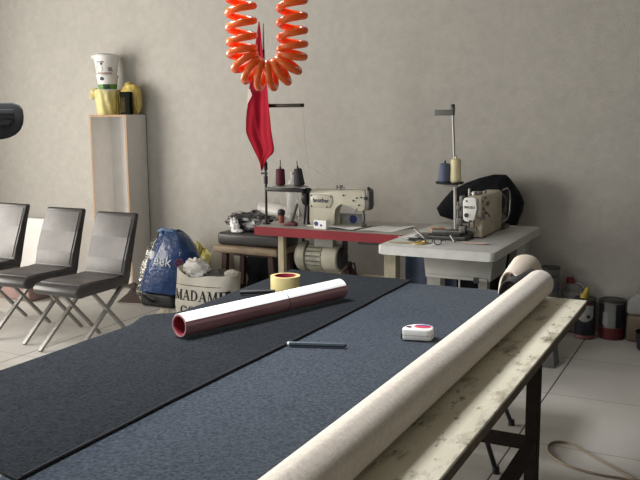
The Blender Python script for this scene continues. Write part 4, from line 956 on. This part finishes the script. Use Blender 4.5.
# thread stand two
rx2, ry2 = -1.63, 5.12
t = thing('thread_stand', 'thin grey thread stand rising left of the ivory sewing machine', 'thread stand', (rx2, ry2, bz))
bm = nb(); cyl(bm, (rx2 + .012, ry2, bz), (rx2 + .004, ry2, 1.14), .010, .010, 14); cyl(bm, (rx2 + .004, ry2, 1.14), (rx2 - .018, ry2, 1.575), .0075, .008, 14); obj('pole', bm, mat('pale_grey_paint', (.42, .42, .4), rough=.35, metal=.3), t)
bm = nb(); cyl(bm, (rx2 + .012, ry2, bz), (rx2 + .012, ry2, bz + .014), .032, .03, 20); obj('base_nut', bm, M_BLACKM, t)
bm = nb(); box(bm, (rx2 - .073, ry2, 1.565), (.125, .03, .036), bev=.004); cyl(bm, (rx2 - .018, ry2, 1.55), (rx2 - .018, ry2, 1.602), .014, .014, 14); hb = obj('upper_arm', bm, mat('mid_grey_cast', (.13, .13, .125), rough=.6), t, ang=40)
bm = nb(); cyl(bm, (rx2 - .018, ry2, 1.595), (rx2 - .018, ry2, 1.618), .014, .012, 14); obj('cap', bm, M_BLACK, hb)
bm = nb(); lathe(bm, [(.004, 1.111), (.085, 1.113), (.092, 1.125), (.088, 1.125), (.004, 1.119)], (rx2 - .015, ry2 - .05, 0), 'Z', 36); obj('spool_tray', bm, M_DGREYP, t)
bm = nb(); box(bm, (rx2 - .02, ry2 - .02, 1.101), (.10, .02, .02), bev=.003); obj('tray_bracket', bm, M_GREYP, t, ang=40)
bm = nb(); cyl(bm, (rx2 - .045, ry2 - .06, 1.115), (rx2 - .045, ry2 - .06, 1.265), .004, .004, 8); obj('spool_pin', bm, M_DSTEEL, t)
bm = nb(); cyl(bm, (rx2 + .026, ry2 - .055, 1.115), (rx2 + .026, ry2 - .055, 1.295), .004, .004, 8); obj('spool_pin', bm, M_DSTEEL, t)
cone('thread_cone', 'slate blue thread cone on the tray of the right thread stand', (rx2 - .045, ry2 - .06, 1.121), .042, .034, .125, M_BLUETH, tubem=M_BLUETH)
cone('thread_cone', 'cream thread cone on the tray of the right thread stand', (rx2 + .026, ry2 - .055, 1.121), .036, .031, .155, M_CREAMTH, tubem=M_CREAMTH)

# black cover behind
bm = nb()
rowsB = [(0, -1.85, -1.45, .12), (.3, -1.85, -1.46, .115), (.55, -1.84, -1.43, .115), (.72, -1.84, -1.40, .125), (.785, -1.82, -1.375, .135), (.815, -1.945, -1.365, .135), (.87, -1.972, -1.345, .14), (.93, -1.925, -1.335, .14), (1.0, -1.865, -1.365, .13), (1.06, -1.76, -1.41, .11), (1.10, -1.655, -1.44, .075), (1.125, -1.56, -1.465, .035)]
rings = []
for z, xa, xb, dy in rowsB:
    ring = []
    for k in range(64):
        a = 2 * PI * k / 64; c_, s_ = math.cos(a), math.sin(a)
        u = math.copysign(abs(c_) ** .8, c_); v = math.copysign(abs(s_) ** .8, s_)
        n_ = .06 * noise.noise(Vector((u * 3, v * 3, z * 4))) + .05 * abs(noise.noise(Vector((u * 6, v * 5, z * 2.2))))
        ring.append(Vector(((xa + xb) / 2 + (xb - xa) / 2 * u, 5.80 + dy * v * (1 - n_ * 2), z)))
    rings.append(ring)
loft(bm, rings)
tag(obj('black_cover', bm, M_BLKFAB, ang=80), 'big black fabric cover draped over something standing behind the pale grey table', 'cover')

# little things on the pale table
lying('paper_sheet', 'white paper at the left of the pale grey table, behind the scissors', 'paper', [(-1.82, 4.74), (-1.66, 4.72), (-1.66, 4.68 + .2), (-1.80, 4.96)], M_PAPER, bz, waves=.003)
lying('paper_sheet', 'white paper scrap near the front edge of the pale grey table', 'paper', [(-1.68, 4.47), (-1.56, 4.46), (-1.53, 4.55), (-1.64, 4.57)], M_PAPER, bz, waves=.002)
bm = nb(); sheet(bm, lambda u, v: Vector((-1.36 + .085 * (2 * v - 1) * math.sqrt(max(0, 1 - (2 * u - 1) ** 2)) + .01, 4.56 + .07 * u + .06, bz + .004 + .006 * math.sin(u * PI))), 14, 8, .0015)
tag(obj('fabric_patch', bm, M_PINK, ang=60), 'pale pink oval patch of fabric in front of the ivory machine', 'fabric patch')
def scissors(name, label, c, ang, L, m, mh):
    t = thing(name, label, 'scissors', (c[0], c[1], bz)); R_ = Matrix.Translation((c[0], c[1], bz)) @ Matrix.Rotation(ang, 4, 'Z')
    for s in (1, -1):
        bm = nb(); prism(bm, [(0, -.004 * s), (0, .006 * s), (L * .5, .003 * s + .006 * s), (L * .52, .004 * s)], .003 + (.003 if s > 0 else 0), .006 + (.003 if s > 0 else 0), 'XY'); bm.transform(R_); obj('blade', bm, m, t, smooth=False)
        bm = nb(); tube(bm, [(-L * .1 * 0, 0, .006), (-L * .16, -.018 * s, .008)] + [(-L * .30 + L * .14 * math.cos(a), -.03 * s + .022 * math.sin(a), .009) for a in [i * 2 * PI / 14 for i in range(15)]], .0042, 8); bm.transform(R_); obj('handle', bm, mh, t)
scissors('scissors', 'black-handled scissors lying on the pale grey table near its left edge', (-1.76, 4.66), 2.6, .20, M_STEEL, M_BLACK)
scissors('scissors', 'brass-coloured scissors at the front left corner of the pale grey table', (-1.70, 4.50), 3.3, .24, mat('brass_metal', (.42, .31, .10), rough=.35, metal=.8), MATS['brass_metal'])
t = thing('wire_spectacles', 'pair of thin dark spectacles standing folded open near the front of the pale grey table', 'spectacles', (-1.60, 4.53, bz))
for s in (-.03, .03):
    bm = nb(); tube(bm, [(-1.56 + s + .022 * math.cos(a), 4.52 - s * .3, bz + .022 + .018 * math.sin(a)) for a in [2 * PI * k / 20 for k in range(20)]], .003, 6, closed=True); obj('rim', bm, M_BLACK, t)
bm = nb(); tube(bm, [(-1.57, 4.523, bz + .03), (-1.56, 4.52, bz + .034), (-1.55, 4.517, bz + .03)], .0028, 6); tube(bm, [(-1.612, 4.53, bz + .026), (-1.63, 4.58, bz + .03), (-1.66, 4.63, bz + .008)], .0026, 6); tube(bm, [(-1.508, 4.508, bz + .026), (-1.50, 4.56, bz + .03), (-1.52, 4.62, bz + .008)], .0026, 6); obj('temple', bm, M_BLACK, t)
for i, (x, y) in enumerate(((-1.70, 4.92), (-1.66, 4.96))):
    bm = nb(); lathe(bm, [(.022, bz + .001), (.022, bz + .006), (.015, bz + .008), (.015, bz + .034), (.022, bz + .036), (.022, bz + .042)], (x, y, 0), 'Z', 20)
    tag(obj('bobbin', bm, M_ORNGB, ang=40), ('orange bobbin beside the clamp plate, nearer the front' if i == 0 else 'orange bobbin beside the clamp plate, nearer the pole'), 'bobbin')

# ---------------------------------------------------------------- cans and jugs by the right part of the wall
def can(name, label, c, r, h, m, group=None, lidm=None):
    x, y = c; t = thing(name, label, 'can', (x, y, 0))
    bm = nb(); lathe(bm, [(r * .97, 0), (r, .004), (r, h - .012)], (x, y, 0), 'Z', 40); bd = obj('can_body', bm, m, t, ang=30)
    bm = nb(); lathe(bm, [(r + .003, h - .014), (r + .004, h), (r - .01, h), (r - .014, h - .006), (.002, h - .006)], (x, y, 0), 'Z', 40); obj('rim', bm, lidm or M_DSTEEL, t, ang=30)
    return t, bd
t, bd = can('tall_can', 'tall pale can with dark lettering against the wall behind the end of the cream roll', (-1.145, 5.87), .062, .475, M_CANGREY)
bv = bvh_of(bd)
text_part('lettering', 'Bayer', .044, M_NAVY, t, (-1.14, 5.7, .415), (1, 0, 0), (0, 0, 1), bv, off=.002)
def band(t, c, r, z0, z1, m, label=None, name='label_band'):
    bm = nb(); lathe(bm, [(r, z0), (r, z1)], (c[0], c[1], 0), 'Z', 40, cap=False); return obj(name, bm, m, t, label=label)
band(t, (-1.145, 5.87), .0628, .30, .37, mat('dusty_blue_print', (.14, .16, .24), rough=.5), 'dusty blue band')
t = thing('solvent_jug', 'grey jug with a red cap against the wall behind the black can', 'jug', (-1.02, 5.90, 0))
bm = nb(); box(bm, (-.995, 5.943, .155), (.17, .10, .31), bev=.03, seg=3); prism(bm, [(-1.06, .30), (-.90, .30), (-.96, .355), (-1.04, .355)], 5.905, 5.975, 'XZ', bev=.008); obj('jug_body', bm, mat('grey_jug', (.2, .2, .185), (.13, .13, .12), rough=.5, scale=9), t, ang=50)
bm = nb(); cyl(bm, (-1.02, 5.943, .355), (-1.02, 5.943, .395), .028, .026, 20); obj('cap', bm, M_RCAP, t, ang=40)
bm = nb(); tube(bm, [(-.99, 5.93, .345), (-.965, 5.93, .362), (-.93, 5.93, .345), (-.92, 5.93, .31)], .009, 10); obj('handle', bm, M_JUG, t)
c_ = (-.890, 5.815); t, bd = can('black_can', 'black can with a pale front label and yellow spout, beside the table corner', c_, .070, .285, M_CANBLK)
band(t, c_, .0706, .245, .262, M_CANRED, 'dark red stripe', 'stripe')
band(t, c_, .0706, .005, .03, mat('pink_print', (.22, .10, .10), rough=.5), 'pinkish foot band', 'foot_band')
bv = bvh_of(bd)
def patch2(name, c, w, h, m, parent, bv, off=.002, label=None):
    bm = nb()
    def f(u, v):
        z = (v - .5) * h; k = 1.0 if v > .35 else math.sqrt(max(.05, 1 - ((.35 - v) / .35) ** 2)); x = (u - .5) * w * k
        p = Vector((c[0] + x, c[1] - .5, c[2] + z)); hit = bv.ray_cast(p, Vector((0, 1, 0)))
        return Vector((p.x, (hit[0].y if hit[0] is not None else c[1]) - off, p.z))
    sheet(bm, f, 12, 10, .0008); return obj(name, bm, m, parent, smooth=False, label=label)
lb = patch2('front_label', (c_[0] + .01, c_[1], .185), .10, .115, mat('pale_label', (.32, .32, .30), rough=.5), t, bv, label='pale shield-shaped label')
bm = nb(); box(bm, (c_[0] + .03, c_[1] - .067, .165), (.03, .004, .022)); obj('label_mark', bm, M_PRINTK, lb, smooth=False)
bm = nb(); cyl(bm, (c_[0] - .01, c_[1], .283), (c_[0] - .01, c_[1], .315), .028, .024, 18); cyl(bm, (c_[0] - .0, c_[1], .315), (c_[0] + .012, c_[1] - .01, .36), .020, .012, 14); obj('spout', bm, M_YCAP, t, ang=40, label='yellow spout')
c_ = (-.718, 5.890); t, bd = can('paint_can', 'grey paint can with a dark red foot, between the black can and the jug', c_, .085, .275, M_CANGREY)
band(t, c_, .0856, .004, .085, M_CANRED, 'dark red foot band')
bv = bvh_of(bd)
patch('dark_panel', (c_[0] + .058, c_[1], .17), .05, .165, M_CANBLK, t, bv); patch('dark_panel', (c_[0] - .066, c_[1], .17), .04, .165, M_DGREYP, t, bv)
lb = patch('pale_label', (c_[0] - .036, c_[1], .15), .035, .09, MATS['pale_label'], t, bv, off=.003)
bm = nb(); tube(bm, [(c_[0] - .088, c_[1], .255), (c_[0] - .07, c_[1] - .05, .277), (c_[0], c_[1] - .072, .279), (c_[0] + .07, c_[1] - .05, .277), (c_[0] + .088, c_[1], .255)], .003, 8); obj('wire_handle', bm, M_DSTEEL, t)
t = thing('plastic_jug', 'translucent jug half full of brown liquid near the right edge', 'jug', (-.535, 5.90, 0))
jx, jy = -.515, 5.90
bm = nb(); box(bm, (jx, jy, .095), (.205, .16, .19), bev=.025, seg=3); obj('liquid', bm, M_AMBER, t, ang=50, label='brown liquid in the lower half')
bm = nb(); prism(bm, [(jx - .103, .19), (jx + .103, .19), (jx + .103, .28), (jx + .085, .31), (jx + .03, .335), (jx - .03, .345), (jx - .07, .32), (jx - .103, .28)], jy - .08, jy + .08, 'XZ', bev=.02); obj('jug_body', bm, M_JUG, t, ang=50)
bm = nb(); cyl(bm, (jx - .02, jy, .335), (jx - .02, jy, .39), .024, .022, 18); obj('neck', bm, M_JUG, t, ang=40)
bm = nb(); tube(bm, [(jx + .0, jy, .37), (jx + .05, jy, .38), (jx + .085, jy, .34), (jx + .09, jy, .29)], .012, 10); obj('handle', bm, M_JUG, t)
bm = nb(); lathe(bm, [(.09, 0), (.105, .01), (.115, .115), (.12, .12), (.114, .12), (.10, .016), (.002, .014)], (-.425, 5.68, 0), 'Z', 40)
tag(obj('black_basin', bm, M_BLACK, ang=30), 'round black basin on the floor at the right edge, in front of the jug', 'basin')
bm = nb(); prism(bm, [(-1.045, 0), (-.93, 0), (-.95, .17), (-1.03, .17)], 4.99, 5.14, 'XZ', bev=.004)
tag(obj('concrete_block', bm, M_CONC, ang=40), 'tapered grey block on the floor below the far corner of the cutting table', 'block')
# loop of cable on the floor
pts = [(-.30, 3.545), (-.36, 3.60), (-.47, 3.69), (-.56, 3.775), (-.63, 3.83), (-.69, 3.825), (-.715, 3.775), (-.705, 3.70), (-.665, 3.63), (-.60, 3.575), (-.52, 3.545), (-.44, 3.535), (-.36, 3.54), (-.29, 3.53), (-.20, 3.50)]
def spline(P_, n=6):
    out = []
    for i in range(len(P_) - 1):
        a, b, c, d = [Vector(P_[max(0, min(len(P_) - 1, i + k))]) for k in (-1, 0, 1, 2)]
        for j in range(n):
            s = j / n; out.append(.5 * ((2 * b) + (c - a) * s + (2 * a - 5 * b + 4 * c - d) * s * s + (-a + 3 * b - 3 * c + d) * s ** 3))
    out.append(Vector(P_[-1])); return out
sp_ = spline(pts); bm = nb(); tube(bm, [(p.x, p.y, .0058 + (.006 if i > len(sp_) - 10 else 0)) for i, p in enumerate(sp_)], .0055, 8)
tag(obj('floor_cable', bm, M_CABLE), 'thin tan cable looped on the concrete floor right of the cutting table', 'cable')

# ---------------------------------------------------------------- orange coiled air hose hanging from the ceiling
t = thing('air_hose', 'shiny orange coiled air hose hanging in a loop from above the cutting table', 'hose', (-1.148, 1.945, ZC))
cu = Vector((.878, .0, 0)); cu = Vector((math.cos(math.radians(27)), math.sin(math.radians(27)), 0)); cv = Vector((-cu.y, cu.x, 0))
oc = Vector((-1.146, 1.945, 1.726)); hr = .068; straight = .98
path = []
total = 2 * straight + PI * hr
def path_at(s):
    if s < straight: return oc - cu * hr + Vector((0, 0, straight - s)), Vector((0, 0, -1)), cu * -1
    if s < straight + PI * hr:
        a = PI + (s - straight) / hr; r = cu * math.cos(a) + Vector((0, 0, math.sin(a))); tn = cu * -math.sin(a) + Vector((0, 0, math.cos(a))); return oc + r * hr, tn, r
    return oc + cu * hr + Vector((0, 0, s - straight - PI * hr)), Vector((0, 0, 1)), cu
pitch = .0385; cr = .0345; tr_ = .0095
s = .0; phase = 0.0; pts = []
ds = pitch / 20
while s < total:
    c, tn, nr = path_at(s)
    d = abs(s - total / 2); p_ = pitch * (.72 if d < .13 else 1.0)
    phase += 2 * PI * ds / p_
    pts.append(c + (nr * math.cos(phase) + cv * math.sin(phase)) * cr); s += ds
bm = nb(); tube(bm, pts, tr_, 10); obj('coil', bm, M_ORANGE, t, ang=80)
for sgn in (-1, 1):
    e = oc + cu * hr * sgn + Vector((0, 0, straight))
    q = pts[0] if sgn < 0 else pts[-1]
    bm = nb(); cyl(bm, (q.x, q.y, q.z - .02), (q.x, q.y, ZC), .012, .012, 12); cyl(bm, (q.x, q.y, ZC - .04), (q.x, q.y, ZC), .022, .025, 16); obj('ceiling_fitting', bm, M_DSTEEL, t, ang=40)

# ---------------------------------------------------------------- dark grey casing jutting in at the left
t = thing('grey_casing', 'dark grey rounded casing with a recessed panel jutting in at the left edge', 'casing', (-2.20, 1.83, 0))
e_ = Vector((-2.015, 1.925, 0)); 
Rm = Matrix.Translation((-2.050, 1.903, 1.545)) @ Matrix.Rotation(math.radians(46), 4, 'Z')
bm = nb(); ol = [(-.34, .055), (-.004, .055), (.016, .047), (.025, .032), (.026, .010), (.023, -.012), (.014, -.032), (.0, -.046), (-.022, -.056), (-.05, -.061), (-.34, -.058)]
prism(bm, ol, -.03, .06, 'XZ', bev=.006); bm.transform(Rm); hd = obj('casing_shell', bm, M_DGREYP, t, ang=45)
bm = nb(); prism(bm, [(-.30, .033), (-.002, .033), (-.004, -.002), (-.008, -.008), (-.03, -.012), (-.05, -.02), (-.30, -.022)], -.034, -.029, 'XZ', bev=.002); bm.transform(Rm); pn = obj('recessed_panel', bm, mat('darker_grey_plastic', (.026, .028, .03), rough=.5), t, ang=40, label='darker recessed panel')
bm = nb()
for z in (.022, .010): prism(bm, [(-.29, z), (.0, z), (.0, z - .003), (-.29, z - .003)], -.036, -.033, 'XZ')
prism(bm, [(-.06, -.004), (-.02, .000), (-.012, -.006), (-.02, -.014), (-.06, -.012)], -.036, -.033, 'XZ'); bm.transform(Rm); obj('vent_slot', bm, M_BLACK, pn, smooth=False)
bm = nb(); q = Rm @ Vector((-.27, .015, -.05)); cyl(bm, (q.x, q.y, 0.02), (q.x, q.y, q.z), .02, .02, 18); obj('stand_pole', bm, M_BLACKM, t)
bm = nb(); cyl(bm, (q.x, q.y, 0), (q.x, q.y, .03), .17, .15, 36); obj('stand_base', bm, M_BLACKM, t, ang=40)

# ---------------------------------------------------------------- light, world, camera
def area(name, loc, rot, sx, sy, power, col):
    l = bpy.data.lights.new(name, 'AREA'); l.shape = 'RECTANGLE'; l.size = sx; l.size_y = sy; l.energy = power; l.color = col
    o = bpy.data.objects.new(name, l); COL.objects.link(o); o.location = loc; o.rotation_euler = rot; return o
area('window_daylight', (X0 - .25, (WL[0] + WL[1]) / 2, (WL[2] + WL[3]) / 2), (0, -PI / 2, 0), WL[3] - WL[2], WL[1] - WL[0], 400, (1, .935, .84))
area('front_daylight', ((WF[0] + WF[1]) / 2, Y0 - .25, (WF[2] + WF[3]) / 2), (PI / 2, 0, 0), WF[1] - WF[0], WF[3] - WF[2], 30, (.9, .96, 1))
t = thing('added_fill_lamp', 'unseen lamp added above the cutting table to brighten its top', 'lamp', (-2.0, 2.0, ZC))  # out-of-view lamp, added to brighten the table top
bm = nb(); box(bm, (-2.0, 2.0, 2.78), (.70, 1.30, .09), bev=.01); obj('fill_housing', bm, M_WHITEP, t, ang=40)
for y in (1.5, 2.5):
    bm = nb(); cyl(bm, (-2.0, y, 2.82), (-2.0, y, ZC), .006, .006, 8); obj('hanger', bm, M_DSTEEL, t)
area('added_fill_light', (-2.0, 2.0, 2.725), (0, 0, 0), .62, 1.22, 70, (.98, .985, 1)).data.spread = math.radians(130)  # added fill light for the table, its source is never in view
w = bpy.data.worlds.new('sky'); S.world = w; w.use_nodes = True
bg = w.node_tree.nodes['Background']; bg.inputs['Color'].default_value = (.85, .92, 1, 1); bg.inputs['Strength'].default_value = 1.0

cam = bpy.data.cameras.new('camera'); cam.sensor_width = 36; cam.lens = 820 / 640 * 36; cam.clip_start = .05
co = bpy.data.objects.new('camera', cam); COL.objects.link(co); S.camera = co
yaw, pit, roll = math.radians(27.0), math.radians(8.6), math.radians(.45)
fw = Vector((-math.sin(yaw) * math.cos(pit), math.cos(yaw) * math.cos(pit), -math.sin(pit)))
r0 = Vector((math.cos(yaw), math.sin(yaw), 0)); u0 = r0.cross(fw)
Rr = r0 * math.cos(roll) - u0 * math.sin(roll); Uu = u0 * math.cos(roll) + r0 * math.sin(roll)
co.matrix_world = Matrix(((Rr.x, Uu.x, -fw.x, 0), (Rr.y, Uu.y, -fw.y, 0), (Rr.z, Uu.z, -fw.z, 1.55), (0, 0, 0, 1)))
vs = S.view_settings; vs.view_transform = 'Standard'; vs.look = 'None'; vs.gamma = 1; vs.use_curve_mapping = False; vs.exposure = 0.0
